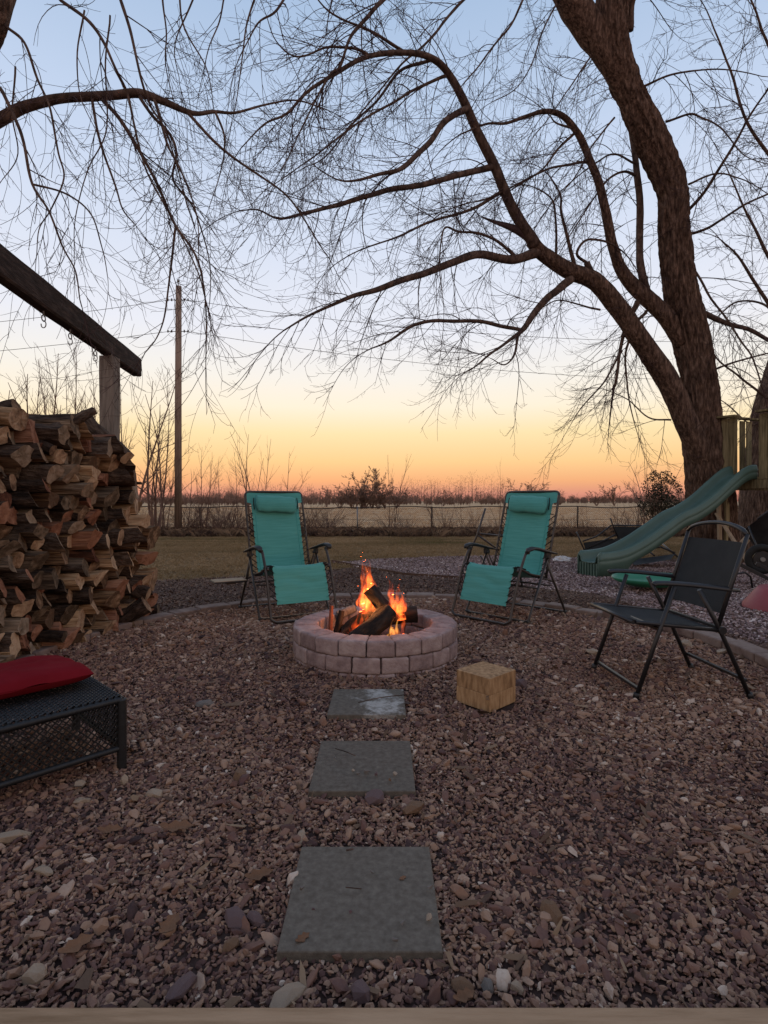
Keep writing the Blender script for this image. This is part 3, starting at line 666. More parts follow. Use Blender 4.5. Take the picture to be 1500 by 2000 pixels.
flame('flame', (PIT[0]-.10, PIT[1]-.06, 0), [(-.05, 0, .12, .2, .03, .01, 21), (-.01, -.02, .14, .19, .034, .0, 22), (-.08, -.03, .11, .13, .02, .0, 37), (.03, -.01, .2, .13, .016, .01, 23), (-.1, .0, .1, .09, .012, 0, 24), (-.13, -.05, .08, .07, .01, .0, 25), (.0, .0, .1, .22, .012, -.01, 26)], FM2, 'low deep red flames licking the left log')
fl = bpy.data.lights.new('fire_light', 'POINT'); fl.energy = 22; fl.color = (1, .36, .1); fl.shadow_soft_size = .1
flo = bpy.data.objects.new('fire_light', fl); COL.objects.link(flo); flo.location = (PIT[0], PIT[1]-.02, .36)

# sawn timber block
tb = empty('timber_block', (.57, 3.09, 0), R(43), 'yellow sawn block of two stacked timber pieces near the fire pit', 'wood block')
for k in range(2):
    b = MB(); b.box((0, 0, .042+.09*k), (.24, .228, .0893), None, 0, .0025); o = b.build('timber_piece', M['newwood'], tb)
    o.location = (.001*k, 0, 0)
b = MB(); b.box((-.121, -.098, .082), (.002, .018, .0025)); b.box((-.121, -.098, .074), (.002, .018, .0025)); b.box((-.121, -.098, .066), (.002, .018, .0025)); b.build('staple', M['steel'], tb)
# ------------------------------------------------------------------ wood pile: every log its own thing
def clip(poly, n, d):                            # keep points with n.p <= d
    out = []
    for i in range(len(poly)):
        a, b = poly[i], poly[(i+1) % len(poly)]; da = n[0]*a[0]+n[1]*a[1]-d; db = n[0]*b[0]+n[1]*b[1]-d
        if da <= 0: out.append(a)
        if da*db < 0: t = da/(da-db); out.append((a[0]+t*(b[0]-a[0]), a[1]+t*(b[1]-a[1])))
    return out
prs = random.Random(11)
A0, A1 = Vector((-2.64, 3.1, 0)), Vector((-2.21, 5.28, 0))       # foot of the stack's face, near end to far end
FD = (A1-A0).normalized(); FL = (A1-A0).length; FN = Vector((1, .12, 0)).normalized()   # log axis
def top_h(s):                                    # stack height along the face
    s0 = s; s = max(0, min(FL, s+0.0))
    t = [(0, 1.60), (.5, 1.62), (1.0, 1.62), (1.4, 1.66), (1.7, 1.60), (1.85, 1.48), (1.95, 1.34), (2.05, 1.15), (2.15, .95), (FL, .55)]
    for (a, b), (c_, d) in zip(t[:-1], t[1:]):
        if s <= c_: return b+(d-b)*(s-a)/(c_-a)+.05*math.sin(s*11)+.03*math.sin(s*27+1)
    return t[-1][1]
seeds = []; z = .05; row = 0
while z < 1.9:
    s = prs.uniform(-.05, .07); col = 0
    while s < FL:
        if z < top_h(s) and prs.random() > .13: seeds.append([s+prs.uniform(-.028, .028), z+prs.uniform(-.036, .036), row])
        s += prs.choice((.08, .1, .12, .14, .17))*prs.uniform(.9, 1.1)
    z += .107; row += 1
cells = []
for i, (s, z, rw) in enumerate(seeds):
    poly = [(s-.13, z-.10), (s-.06, z-.13), (s+.06, z-.13), (s+.13, z-.10), (s+.145, z), (s+.13, z+.10), (s+.04, z+.13), (s-.07, z+.125), (s-.13, z+.08)]
    for j, (s2, z2, _) in enumerate(seeds):
        if i == j or abs(s2-s) > .32 or abs(z2-z) > .3: continue
        n = (s2-s, z2-z); poly = clip(poly, n, (s2*s2+z2*z2-s*s-z*z)/2)
        if len(poly) < 3: break
    poly = clip(poly, (0, -1), -.0)
    if len(poly) >= 3: cells.append((s, z, rw, poly))
def log_mesh(poly2, L, seed, kind, tone, tilt, end0, end1):
    r = random.Random(seed); cx = sum(p[0] for p in poly2)/len(poly2); cz = sum(p[1] for p in poly2)/len(poly2)
    q = [(p[0]-cx, p[1]-cz) for p in poly2]
    area = abs(sum(q[i][0]*q[(i+1) % len(q)][1]-q[(i+1) % len(q)][0]*q[i][1] for i in range(len(q))))/2; re = math.sqrt(area/math.pi)
    n = len(q); pts = []; fl = []; shr = r.uniform(.88, .965)
    if kind == 'round':
        k = 16; ins = min(abs(q[i][0]*q[(i+1) % n][1]-q[(i+1) % n][0]*q[i][1])/max(1e-6, math.hypot(q[(i+1) % n][0]-q[i][0], q[(i+1) % n][1]-q[i][1])) for i in range(n))
        rad = min(re, max(ins, re*.82))
        for j in range(k):
            a = 2*math.pi*j/k; w = 1+.09*math.sin(2*a+seed)+.05*math.sin(5*a+seed*2); pts.append((rad*w*math.cos(a), rad*w*math.sin(a))); fl.append(True)
    else:
        # bark on the arc facing a chosen direction; split faces elsewhere
        bd = r.uniform(0, 6.28); nb = 1 if n < 5 else 2
        sc = sorted(range(n), key=lambda i: -math.cos(math.atan2((q[i][1]+q[(i+1) % n][1]), (q[i][0]+q[(i+1) % n][0]))-bd))[:nb]
        for i in range(n):
            a, b = q[i], q[(i+1) % n]; e = math.hypot(b[0]-a[0], b[1]-a[1]); m = max(1, int(e/.028)); isb = i in sc
            for j in range(m):
                t = j/m; x = a[0]+(b[0]-a[0])*t; y = a[1]+(b[1]-a[1])*t
                if isb: o = .16*e*4*t*(1-t)*.8; nx, ny = (b[1]-a[1])/e, -(b[0]-a[0])/e; x += nx*o*.6; y += ny*o*.6
                pts.append((x*shr, y*shr)); fl.append(isb)
    k = len(pts); b = MB(); ns = 9; tx, ty = tilt; taper = r.uniform(-.14, .12)
    hollow = r.random()
    def P3(i, j):
        u = i/ns; x = -L/2+L*u; y, z_ = pts[j]; s = 1+taper*(u-.5); kn = .15 if fl[j] else .11
        nn = mnoise.noise((y*16+seed*1.7, z_*16, x*4.5)); n2 = mnoise.noise((y*55+seed, z_*55, x*9))
        s *= 1+kn*nn*1.6+.05*n2
        if i == ns: x += end1*(y*.5+z_*.7)+.012*mnoise.noise((y*20, z_*20+seed, 1))
        if i == 0: x += end0*(z_-y)
        return Vector((x, y*s+tx*(u-.5)+.01*math.sin(u*4+seed)*(1 if kind != 'round' else .6), z_*s+ty*(u-.5)))
    vs = [P3(i, j) for i in range(ns+1) for j in range(k)]
    for i in range(ns):
        for j in range(k):
            pass
    fb = []; fsplit = []
    for i in range(ns):
        for j in range(k):
            f = (i*k+j, (i+1)*k+j, (i+1)*k+(j+1) % k, i*k+(j+1) % k); (fb if fl[j] else fsplit).append(f)
    base = len(b.v); b.add(vs, fb, 0, False)
    b.f += [tuple(x for x in f) for f in fsplit]; b.m += [1]*len(fsplit); b.s += [False]*len(fsplit)
    for i, rev in ((ns, False), (0, True)):
        c = Vector((0, 0, 0)); R1 = [vs[i*k+j] for j in range(k)]
        for p in R1: c += p
        c /= k; R2 = [c+(p-c)*.55+Vector((.004*mnoise.noise((p.y*60, p.z*60, seed)), 0, 0)) for p in R1]
        fs = []
        for j in range(k):
            q1 = (j, (j+1) % k, k+(j+1) % k, k+j); q2 = (k+j, k+(j+1) % k, 2*k)
            fs += [tuple(reversed(q1)) if not rev else q1, tuple(reversed(q2)) if not rev else q2]
        b.add(R1+R2+[c], [tuple(reversed(f)) for f in fs], 2, False)
    sfx = {'tan': '', 'reddish': '_red', 'greyish': '_grey'}[tone]
    return b, [M['log_bark'], M['log_split'+sfx], M['log_end'+sfx]], (cx, cz)
used = {}
rows_words = ['bottom', 'second', 'third', 'fourth', 'fifth', 'sixth', 'seventh', 'eighth', 'ninth', 'tenth', 'eleventh', 'twelfth', 'thirteenth', 'fourteenth', 'fifteenth', 'sixteenth', 'seventeenth', 'eighteenth']
byrow = {}
for c in cells: byrow.setdefault(c[2], []).append(c)
nlog = 0
cardinal = ['the rightmost', 'the second from the right end', 'the third from the right end', 'the fourth from the right end', 'the fifth from the right end', 'the sixth from the right end', 'the seventh from the right end', 'the eighth from the right end', 'the ninth from the right end', 'the tenth from the right end', 'the eleventh from the right end', 'the twelfth from the right end', 'the thirteenth from the right end', 'the fourteenth from the right end', 'the fifteenth from the right end', 'the sixteenth from the right end', 'the seventeenth from the right end', 'the eighteenth from the right end', 'the nineteenth from the right end', 'the twentieth from the right end', 'the 21st from the right end', 'the 22nd from the right end', 'the 23rd from the right end']
for rw, cs in sorted(byrow.items()):
    cs.sort(key=lambda c: -c[0])
    for ci_, (s, z, _, poly) in enumerate(cs):
        ar_ = abs(sum(poly[i][0]*poly[(i+1) % len(poly)][1]-poly[(i+1) % len(poly)][0]*poly[i][1] for i in range(len(poly))))/2
        if ar_ < .0012: continue
        if s < .25: continue                     # out of the picture, near end
        kind = 'round' if prs.random() < .2 else 'split'; tone = prs.choice(['tan', 'tan', 'greyish', 'reddish', 'greyish'])
        L = prs.uniform(.36, .47); out = prs.gauss(0, .055)
        b, ms, (cs_, cz_) = log_mesh(poly, L, nlog*1.37+1, kind, tone, (prs.gauss(0, .02), prs.gauss(0, .012)), prs.uniform(-.5, .5), prs.uniform(-.9, .9))
        o = b.build('split_log' if kind == 'split' else 'round_log', ms)
        c = A0+FD*cs_+Vector((0, 0, cz_))+FN*(out-L/2)
        o.location = c; o.rotation_euler = (0, 0, math.atan2(FN.y, FN.x)+prs.gauss(0, .06))
        top = z+.11 > top_h(s)
        lab = '%s %s log, %s row of the woodpile, %s' % (tone, 'round' if kind == 'round' else 'split', rows_words[min(rw, 17)], cardinal[min(ci_, 22)])
        tag(o, lab, 'log', 'split firewood logs stacked in the woodpile'); nlog += 1
# a second tier behind, seen over the top and at the far end
prs = random.Random(23)
TIER = ['first', 'second', 'third', 'fourth', 'fifth', 'sixth', 'seventh', 'eighth', 'ninth', 'tenth', 'eleventh', 'twelfth', 'thirteenth', 'fourteenth']
for i in range(14):
    s = .75+1.25*i/13; z = top_h(s)-.04+prs.uniform(-.08, .03); w = prs.uniform(.05, .085)
    poly = [(s+w*math.cos(a+prs.uniform(-.3, .3)), z+w*.8*math.sin(a+prs.uniform(-.3, .3))) for a in [k*6.283/5 for k in range(5)]]
    tone = prs.choice(['tan', 'greyish', 'reddish']); b, ms, (cs_, cz_) = log_mesh(poly, .42, 700+i*1.9, 'round' if i % 4 == 0 else 'split', tone, (0, 0), .2, .3)
    o = b.build('split_log', ms); o.location = A0+FD*cs_+Vector((0, 0, cz_))+FN*(-.62+prs.gauss(0, .03)); o.rotation_euler = (0, prs.gauss(0, .05), math.atan2(FN.y, FN.x)+prs.gauss(0, .1))
    tag(o, '%s log of the rear tier behind the woodpile top, %s from the left' % (tone, TIER[i]), 'log', 'logs in the rear tier of the woodpile')
def top_log(a, bb, r0, r1, seed, label, mats, kk=12):
    b = logmesh_round((Vector(bb)-Vector(a)).length, r0, r1, seed, kk, 16, .35); o = b.build('bark_log', mats); aim(o, a, bb)
    return tag(o, label, 'log', 'loose logs thrown on top of the woodpile')
bm_ = [M['log_bark'], M['log_end']]
top_log(P(95, 846, 4.1), P(184, 802, 4.4), .05, .028, 41, 'dark crooked branch poking up and out of the top of the woodpile', bm_)
top_log(P(160, 815, 4.9), P(248, 895, 4.75), .075, .06, 42, 'long rough bark slab sloping down the far top of the woodpile', bm_)
top_log(P(20, 850, 4.1), P(104, 880, 4.05), .045, .04, 43, 'dark limb with a pale sawn round end high on the pile', bm_)
top_log(P(-60, 830, 3.9), P(35, 800, 3.95), .06, .08, 44, 'knobbly grey log at the very top left of the woodpile', bm_)
top_log(P(105, 838, 4.6), P(30, 818, 4.4), .045, .04, 45, 'thin log lying along the top of the woodpile behind the crooked branch', [M['log_bark'], M['log_end_grey']])
top_log(P(215, 940, 5.1), P(276, 944, 5.0), .02, .012, 46, 'thin grey stick jutting from the far upper end of the woodpile', [M['log_split_grey'], M['log_end_grey']])
top_log(P(225, 1215, 4.9), P(286, 1180, 4.95), .075, .075, 47, 'dark round log lying on the ground at the far end of the woodpile', bm_)
top_log(P(235, 1145, 5.0), P(290, 1160, 5.02), .06, .06, 48, 'dark log above the ground log at the far end of the woodpile', bm_)

# ------------------------------------------------------------------ swing beam
swing = empty('swing_frame', (-2.63, 5.3, 0), 0, 'dark weathered swing beam on a grey square post behind the woodpile', 'swing frame')
L0 = Vector((-2.63, 5.3, 0))
def rough_bar(a, b, w, h, m, name, parent, n=26, amp=.006, chamfer=.012):
    a = Vector(a); b = Vector(b); d = b-a; x = d.normalized(); y = Vector((0, 0, 1)).cross(x)
    y = y.normalized() if y.length > 1e-3 else Vector((1, 0, 0)); z = x.cross(y); mb = MB(); sec = []
    k = 5; c = chamfer
    base = [(-w/2+c, -h/2), (w/2-c, -h/2), (w/2, -h/2+c), (w/2, h/2-c), (w/2-c, h/2), (-w/2+c, h/2), (-w/2, h/2-c), (-w/2, -h/2+c)]
    prof = []
    for i in range(8):
        p, q = base[i], base[(i+1) % 8]; mm = 1 if i % 2 else 5
        for j in range(mm): prof.append((p[0]+(q[0]-p[0])*j/mm, p[1]+(q[1]-p[1])*j/mm))
    K = len(prof); vs = []
    for i in range(n+1):
        t = i/n; ctr = a+d*t
        for (u, v) in prof:
            s = 1+amp*8*mnoise.noise((u*14, v*14, t*9+5))+amp*14*mnoise.noise((u*50, v*50, t*2.5))
            vs.append(ctr+y*u*s+z*v*s)
    fs = [(i*K+j, (i+1)*K+j, (i+1)*K+(j+1) % K, i*K+(j+1) % K) for i in range(n) for j in range(K)]
    fs += [tuple(range(K)), tuple(n*K+j for j in reversed(range(K)))]
    mb.add(vs, fs, 0, False); return mb.build(name, m, parent)
be0 = Vector((-2.735, 6.12, 2.595)); be1 = Vector((-2.24, 2.3, 2.595))
rough_bar(be0-L0, be1-L0, .10, .2, M['beam'], 'beam', swing, 60)
rough_bar(Vector((0, 0, 0)), Vector((0, 0, 2.494)), .14, .14, M['post'], 'post', swing, 30)
b = MB(); b.box((.045, -.078, 2.50), (.034, .012, .21), None, 0, .002); b.build('splinter_board', M['post'], swing)
def beampt(px):                                   # beam underside point above a photo column
    k = (px-CX)/F; d = be1-be0; t = (k*be0.y-be0.x)/(d.x-k*d.y); q = be0+d*t; return q
for px in (85, 137, 186):
    q = beampt(px)-L0; b = MB(); z0 = q.z-.105
    b.tube([(q.x, q.y, z0+.03), (q.x, q.y, z0-.03)], .006, 6)
    cpt = [(q.x, q.y+.022*math.sin(a), z0-.052+.022*math.cos(a)) for a in [i*6.283/12 for i in range(12)]]
    b.tube(cpt, .0045, 5, closed=True)
    cpt = [(q.x+.018*math.sin(a), q.y, z0-.095+.026*math.cos(a)) for a in [i*5.3/12 for i in range(12)]]
    b.tube(cpt, .004, 5); b.build('eye_hook', M['steel'], swing)

# ------------------------------------------------------------------ wicker ottoman and cushion
oc = Vector((-1.10, 2.32, 0)); ex = Vector((-.69, -.725, 0)).normalized(); ey = Vector((-.69, .725, 0)).normalized()
rzO = math.atan2(ex.y, ex.x)
ot = empty('wicker_ottoman', oc, rzO, 'low black woven wicker ottoman holding a red cushion', 'ottoman')
W_, D_, H_ = .66, .56, .30                          # local x along the front edge, local y: ey is clockwise side
sy = -1                                            # ey = rot(ex,-90deg)
def ol(x, y, z): return Vector((x, sy*y, z))
def wrapped(pts, r, name, k=8, pitch=.011):        # cane-wrapped tube
    b = MB(); pts = [Vector(p) for p in pts]; L = sum((pts[i+1]-pts[i]).length for i in range(len(pts)-1)); n = max(8, int(L/pitch*2))
    cs = []; acc = 0; seg = 0
    for i in range(n+1):
        d = L*i/n; a = 0
        for j in range(len(pts)-1):
            l = (pts[j+1]-pts[j]).length
            if d <= a+l+1e-9 or j == len(pts)-2: cs.append(pts[j].lerp(pts[j+1], min(1, (d-a)/l))); break
            a += l
    b.tube(cs, [r*(1.0 if i % 2 else .86) for i in range(len(cs))], k); return b.build(name, M['wicker'], ot)
r_ = .014
wrapped([ol(0, 0, H_-.014), ol(W_, 0, H_-.014)], r_, 'top_rim'); wrapped([ol(0, 0, H_-.014), ol(0, D_, H_-.014)], r_, 'top_rim')
wrapped([ol(W_, 0, H_-.014), ol(W_, D_, H_-.014)], r_, 'top_rim'); wrapped([ol(0, D_, H_-.014), ol(W_, D_, H_-.014)], r_, 'top_rim')
for p, q in (((0, 0), (W_, 0)), ((0, 0), (0, D_)), ((W_, 0), (W_, D_)), ((0, D_), (W_, D_))):
    wrapped([ol(*p, .085), ol(*q, .085)], r_, 'lower_rail')
for (x, y) in ((.0, .0), (W_, 0), (0, D_), (W_, D_)):
    wrapped([ol(x, y, 0), ol(x, y, H_-.01)], .021, 'leg')
b = MB()                                            # woven top
pitch = .0125; nx = int(W_/pitch); ny = int(D_/pitch)
for i in range(nx):
    x = (i+.5)*W_/nx; vs = []; n = ny*2
    for j in range(n+1):
        y = D_*j/n; zz = H_+.002+.0035*math.cos(math.pi*(j/2*1.0+i)); vs += [ol(x-.0048, y, zz), ol(x+.0048, y, zz)]
    b.add(vs, [(2*j, 2*j+1, 2*j+3, 2*j+2) for j in range(n)])
for j in range(ny):
    y = (j+.5)*D_/ny; vs = []; n = nx*2
    for i in range(n+1):
        x = W_*i/n; zz = H_+.002-.0035*math.cos(math.pi*(i/2*1.0+j)); vs += [ol(x, y-.0048, zz), ol(x, y+.0048, zz)]
    b.add(vs, [(2*i, 2*i+1, 2*i+3, 2*i+2) for i in range(n)])
b.build('woven_top', M['wicker'], ot)
def lattice(p, q, name):
    b = MB(); p = Vector(p); q = Vector(q); L = (q-p).length; d = (q-p)/L; zl, zh = .095, H_-.03; hh = zh-zl; nrm = d.cross(Vector((0, 0, 1)))
    st = .026
    for sgn in (1, -1):
        s = -hh
        while s < L+hh:
            s0, s1 = s, s+hh; z0, z1 = (zl, zh) if sgn > 0 else (zh, zl)
            a0, a1 = max(0, -s0/(hh)), min(1, (L-s0)/hh)
            if a1 > a0+.02:
                A_ = p+d*(s0+hh*a0)+Vector((0, 0, z0+(z1-z0)*a0))+nrm*.003*sgn; B_ = p+d*(s0+hh*a1)+Vector((0, 0, z0+(z1-z0)*a1))+nrm*.003*sgn
                b.bar(A_, B_, .005, .0032, up=nrm)
            s += st
    return b.build(name, M['wicker'], ot)
for p, q in (((0, 0), (W_, 0)), ((0, 0), (0, D_)), ((W_, 0), (W_, D_)), ((0, D_), (W_, D_))): lattice(ol(*p, 0), ol(*q, 0), 'lattice_panel')
# cushion
cu = MB(); cw, cd, ch = .72, .42, .085
def cf(u, v, top):
    x = (u-.5)*2; y = (v-.5)*2; e = (1-abs(x)**7)*(1-abs(y)**6); e = max(0, e)**.4
    puff = ch/2*e*(1+.18*(1-x*x)*(1-y*y)); wr = .006*math.sin(9*x+3*y+2*math.sin(5*y))*(1-abs(x))+.006*mnoise.noise((x*2.3, y*3, 1))+.003*mnoise.noise((x*9, y*5, 4))
    xx = x*cw/2*(1-.03*abs(y)**4); yy = y*cd/2*(1-.025*abs(x)**4)
    return ol(xx, yy, (puff+wr if top else -puff*.9))
cu.grid(lambda u, v: cf(u, v, True), 44, 30, 0, True, True); cu.grid(lambda u, v: cf(u, v, False), 44, 30)
co = cu.build('cushion', M['cushion']); ctr = oc+ex*.42+ey*.385; co.location = (ctr.x, ctr.y, .362); co.rotation_euler = (.03, -.02, rzO+.06)
tag(co, 'dark red outdoor seat cushion lying on the wicker ottoman', 'cushion')
for (px, py, lb) in ((95, 1320, 'white speck near the middle of the red cushion'), (121, 1293, 'second pale crumb toward the far side of the red cushion')):
    pass

# ------------------------------------------------------------------ zero gravity lounge chairs
def lounge(origin, fwd, label, table_side, tagged=False, facing_label=None):
    rz = math.atan2(fwd[1], fwd[0])+math.pi/2        # local -y is the facing direction
    e = empty('lounge_chair', (origin[0], origin[1], 0), rz, label, 'lounge chair', 'teal reclining lounge chairs by the fire')
    hw = .325
    Q = lambda x, s, z: Vector((x, s, z))            # s: distance behind the leg rest's foot
    tr = .0125
    # leg rest frame
    b = MB(); side = crom([(hw, .275, .64), (hw, .235, .58), (hw, .16, .44), (hw, .04, .12), (hw, .012, .055), (hw-.045, .0, .026)], 4)
    mir = [(-p[0], p[1], p[2]) for p in reversed(side)]; b.tube([*side, *mir], tr, 8); b.build('leg_rest_frame', M['frame'], e)
    # back rest frame
    b = MB(); bs = [(hw-.015, .64, .37), (hw-.015, .70, .53), (hw-.015, .88, 1.12), (hw-.017, .899, 1.18), (hw-.04, .908, 1.207), (hw-.075, .91, 1.213)]
    side = [bs[0], bs[1]]+crom(bs[1:], 4)[1:]
    mir = [(-p[0], p[1], p[2]) for p in reversed(side)]; b.tube([*side, *mir], tr, 8); b.build('backrest_frame', M['frame'], e)
    # seat rails
    for s in (-1, 1):
        b = MB(); b.tube(crom([(s*(hw-.018), .165, .475), (s*(hw-.018), .2, .5), (s*(hw-.018), .4, .43), (s*(hw-.018), .665, .385)], 4), tr*.9, 8); b.build('seat_rail', M['frame'], e)
    # legs with their floor rails
    b = MB(); side = [(hw+.028, .60, .575), (hw+.028, .29, .06)]+[tuple(p) for p in crom([(hw+.028, .275, .035), (hw+.01, .262, .016), (hw-.04, .26, .014)], 3)]
    b.tube([*side, *[(-p[0], p[1], p[2]) for p in reversed(side)]], tr*.95, 8); b.build('front_leg_frame', M['frame'], e)
    b = MB(); side = [(hw+.02, .58, .56), (hw+.02, .93, .05)]+[tuple(p) for p in crom([(hw+.018, .945, .03), (hw-.0, .95, .014), (hw-.05, .95, .013)], 3)]
    b.tube([*side, *[(-p[0], p[1], p[2]) for p in reversed(side)]], tr*.95, 8); b.build('rear_leg_frame', M['frame'], e)
    b = MB(); b.tube([(-hw, .70, .30), (hw, .70, .30)], .009, 6); b.tube([(-hw, .46, .30), (hw, .46, .30)], .009, 6); b.build('cross_bar', M['frame'], e)
    for s in (-1, 1):
        b = MB(); b.tube([(s*(hw+.005), .50, .40), (s*(hw+.005), .76, .33)], .008, 6); b.tube([(s*(hw+.012), .62, .56), (s*(hw), .78, .3)], .008, 6); b.build('side_brace', M['frame'], e)
        for (yy, zz) in ((.268, .0), (.945, .0)):
            b = MB(); b.box((s*(hw+.02), yy, .016), (.036, .05, .03), None, 0, .008); b.build('foot_cap', M['black'], e)
    # arm rests
    for s in (-1, 1):
        b = MB(); cx_ = s*(hw+.03)
        arm = [(cx_, .25, .655, .018, .012), (cx_, .27, .672, .03, .017), (cx_, .34, .682, .036, .017), (cx_, .42, .672, .036, .016), (cx_, .55, .645, .031, .014), (cx_, .68, .62, .024, .011), (cx_, .76, .606, .017, .008)]
        vs = []; K = 12
        for (x, y, z, w, h) in arm:
            for j in range(K):
                a = 2*math.pi*j/K; vs.append((x+w*math.copysign(abs(math.cos(a))**.7, math.cos(a)), y, z+h*math.copysign(abs(math.sin(a))**.7, math.sin(a))))
        fs = [(i*K+j, (i+1)*K+j, (i+1)*K+(j+1) % K, i*K+(j+1) % K) for i in range(len(arm)-1) for j in range(K)]+[tuple(range(K)), tuple((len(arm)-1)*K+j for j in reversed(range(K)))]
        b.add(vs, fs, 0, True); ar_ = b.build('armrest', M['black'], e)
        b = MB(); b.box((s*(hw+.026), .60, .60), (.03, .075, .06), None, 0, .008); b.tube([(s*(hw+.05), .60, .585), (s*(hw-.005), .60, .585)], .016, 10); b.build('lock_bracket', M['black'], e)
        b = MB(); b.box((s*(hw+.008), .285, .645), (.03, .045, .03), None, 0, .006); b.build('front_joint', M['black'], e)
    # fabric: one sheet over back, seat and leg rest
    fw = .257
    prof = [(.05, .175), (.09, .285), (.135, .40), (.165, .475), (.185, .507), (.215, .515), (.3, .485), (.42, .425), (.54, .385), (.60, .385), (.645, .425), (.69, .535), (.76, .77), (.83, .99), (.885, 1.165), (.902, 1.215)]
    cp = crom([(0, a_, z_) for a_, z_ in prof], 5); cum = [0]
    for i in range(1, len(cp)): cum.append(cum[-1]+float(np.linalg.norm(cp[i]-cp[i-1])))
    T = cum[-1]
    def fab(u, v, off=0.0):
        d = u*T; i = min(len(cum)-2, max(0, next((k for k in range(len(cum)-1) if cum[k+1] >= d), len(cum)-2))); t = (d-cum[i])/(cum[i+1]-cum[i]+1e-9)
        p = cp[i]*(1-t)+cp[i+1]*t; tg = cp[i+1]-cp[i]; tg = tg/np.linalg.norm(tg); nr = np.array([0, -tg[2], tg[1]])   # outward-up
        x = (v-.5)*2; w = fw
        if d < .34: w = fw+.006-.05*max(0, (.06-d))  # leg rest a bit wider
        legz = max(0, 1-abs(d-.2)/.28); sag = -.014*(1-x*x)*(1 if d > .35 else .3)
        wr = .004*math.sin(d*52+1.5*x+math.sin(x*4))*legz*(1-.3*x*x)+.0018*math.sin(d*21+x*5)*(1 if d < .9 else .5)
        if u > .93: w = fw+.042
        sc = .0035*abs(math.sin(math.pi*d/.047)) if abs(x) > .96 and u < .86 else 0     # pulled scallops at the eyelets
        return Vector((x*(w-sc), p[1]+nr[1]*(sag+wr+off), p[2]+nr[2]*(sag+wr+off)))
    b = MB(); b.grid(lambda u, v: fab(u, v, .0012), 130, 24, 0, True); b.grid(lambda u, v: fab(u, v, -.0012), 130, 24, 0, True, True)
    b.build('fabric', M['teal'], e)
    b = MB()
    for v in (.07, .93): b.tube([fab(u/60*.86, v, .003) for u in range(25, 61)], .0028, 5)
    b.build('piping', M['teal_light'], e)
    # lacing between fabric and frame
    for s in (-1, 1):
        b = MB(); n = 44; pts = []
        for i in range(n+1):
            u = .02+.84*i/n; f_ = fab(u, .5+.5*s*.985, .004)
            x = (hw-.015)*s if i % 2 else f_.x
            if .22*T < u*T < .33*T*2 and False: pass
            uu = min(.99, u+(.012 if i % 2 else 0)); g_ = fab(uu, .5+.5*s*.985, .0)
            pts.append(Vector((x, g_.y, g_.z)) if i % 2 else f_)
        b.tube(pts, .0062, 5, smooth=False); b.build('lacing_cord', M['cord'], e)
        b = MB()
        for i in range(0, n+1, 2):
            u = .02+.84*i/n; f_ = fab(u, .5+.5*s*.945, .003); b.box(f_, (.016, .007, .007), None)
        b.build('eyelets', M['teal_light'], e, kind='stuff')
    # head pillow
    b = MB()
    def pil(u, v):
        x = (v-.5)*2; a = u*2*math.pi; pz_ = 1.075; base = fab(.925, .5); ex_ = max(0, 1-abs(x)**8)**.35
        hh, th = .088*ex_**.3, .042*ex_
        up = Vector((0, .28, .96)); nn = Vector((0, -.96, .28)); c_ = Vector((0, .862, 1.075))+nn*.04
        wv = 1+.04*math.sin(5*x+a)+.03*math.sin(11*x)
        drop = -.012*x
        return c_+Vector((x*.222, 0, drop))+up*(hh*math.sin(a)*wv)+nn*(th*math.cos(a)*wv)
    b.grid(pil, 20, 26, 0, True, False); b.build('head_pillow', M['teal'], e)
    for s in (-1, 1):
        b = MB(); b.tube([(s*.235, .845, 1.15), (s*.24, .835, 1.10), (s*.235, .82, 1.03)], .005, 5); b.build('pillow_strap', M['cord'], e)
    # clip-on side table
    s = table_side; b = MB(); b.box((s*(hw+.21), .68, .335), (.32, .21, .012), None, 0, .004); b.tube([(s*(hw+.03), .68, .322), (s*(hw+.2), .68, .322)], .012, 8)
    b.box((s*(hw+.2), .66, .318), (.09, .09, .02)); tb_ = b.build('side_tray', M['palewood'] if False else M['black'], e)
    b = MB(); b.box((s*(hw+.21), .68, .344), (.31, .2, .004)); b.build('tray_top', M['palewood'], e)
    if tagged:
        b = MB(); b.grid(lambda u, v: Vector((-.07+.045*v+.01*u, .50+.01*math.sin(u*4), .375-.16*u)), 6, 2); b.grid(lambda u, v: Vector((-.07+.045*v+.01*u, .502+.01*math.sin(u*4), .375-.16*u)), 6, 2, flip=True)
        b.build('care_tag', M['paper'], e)
    return e
lounge((.875, 5.10), (-.73, -.69), 'teal reclining lounge chair to the right of the fire, white tag hanging under the seat', -1, True)
lounge((-.72, 5.10), (.5, -.866), 'teal reclining lounge chair to the left of the fire, beside the woodpile', -1)

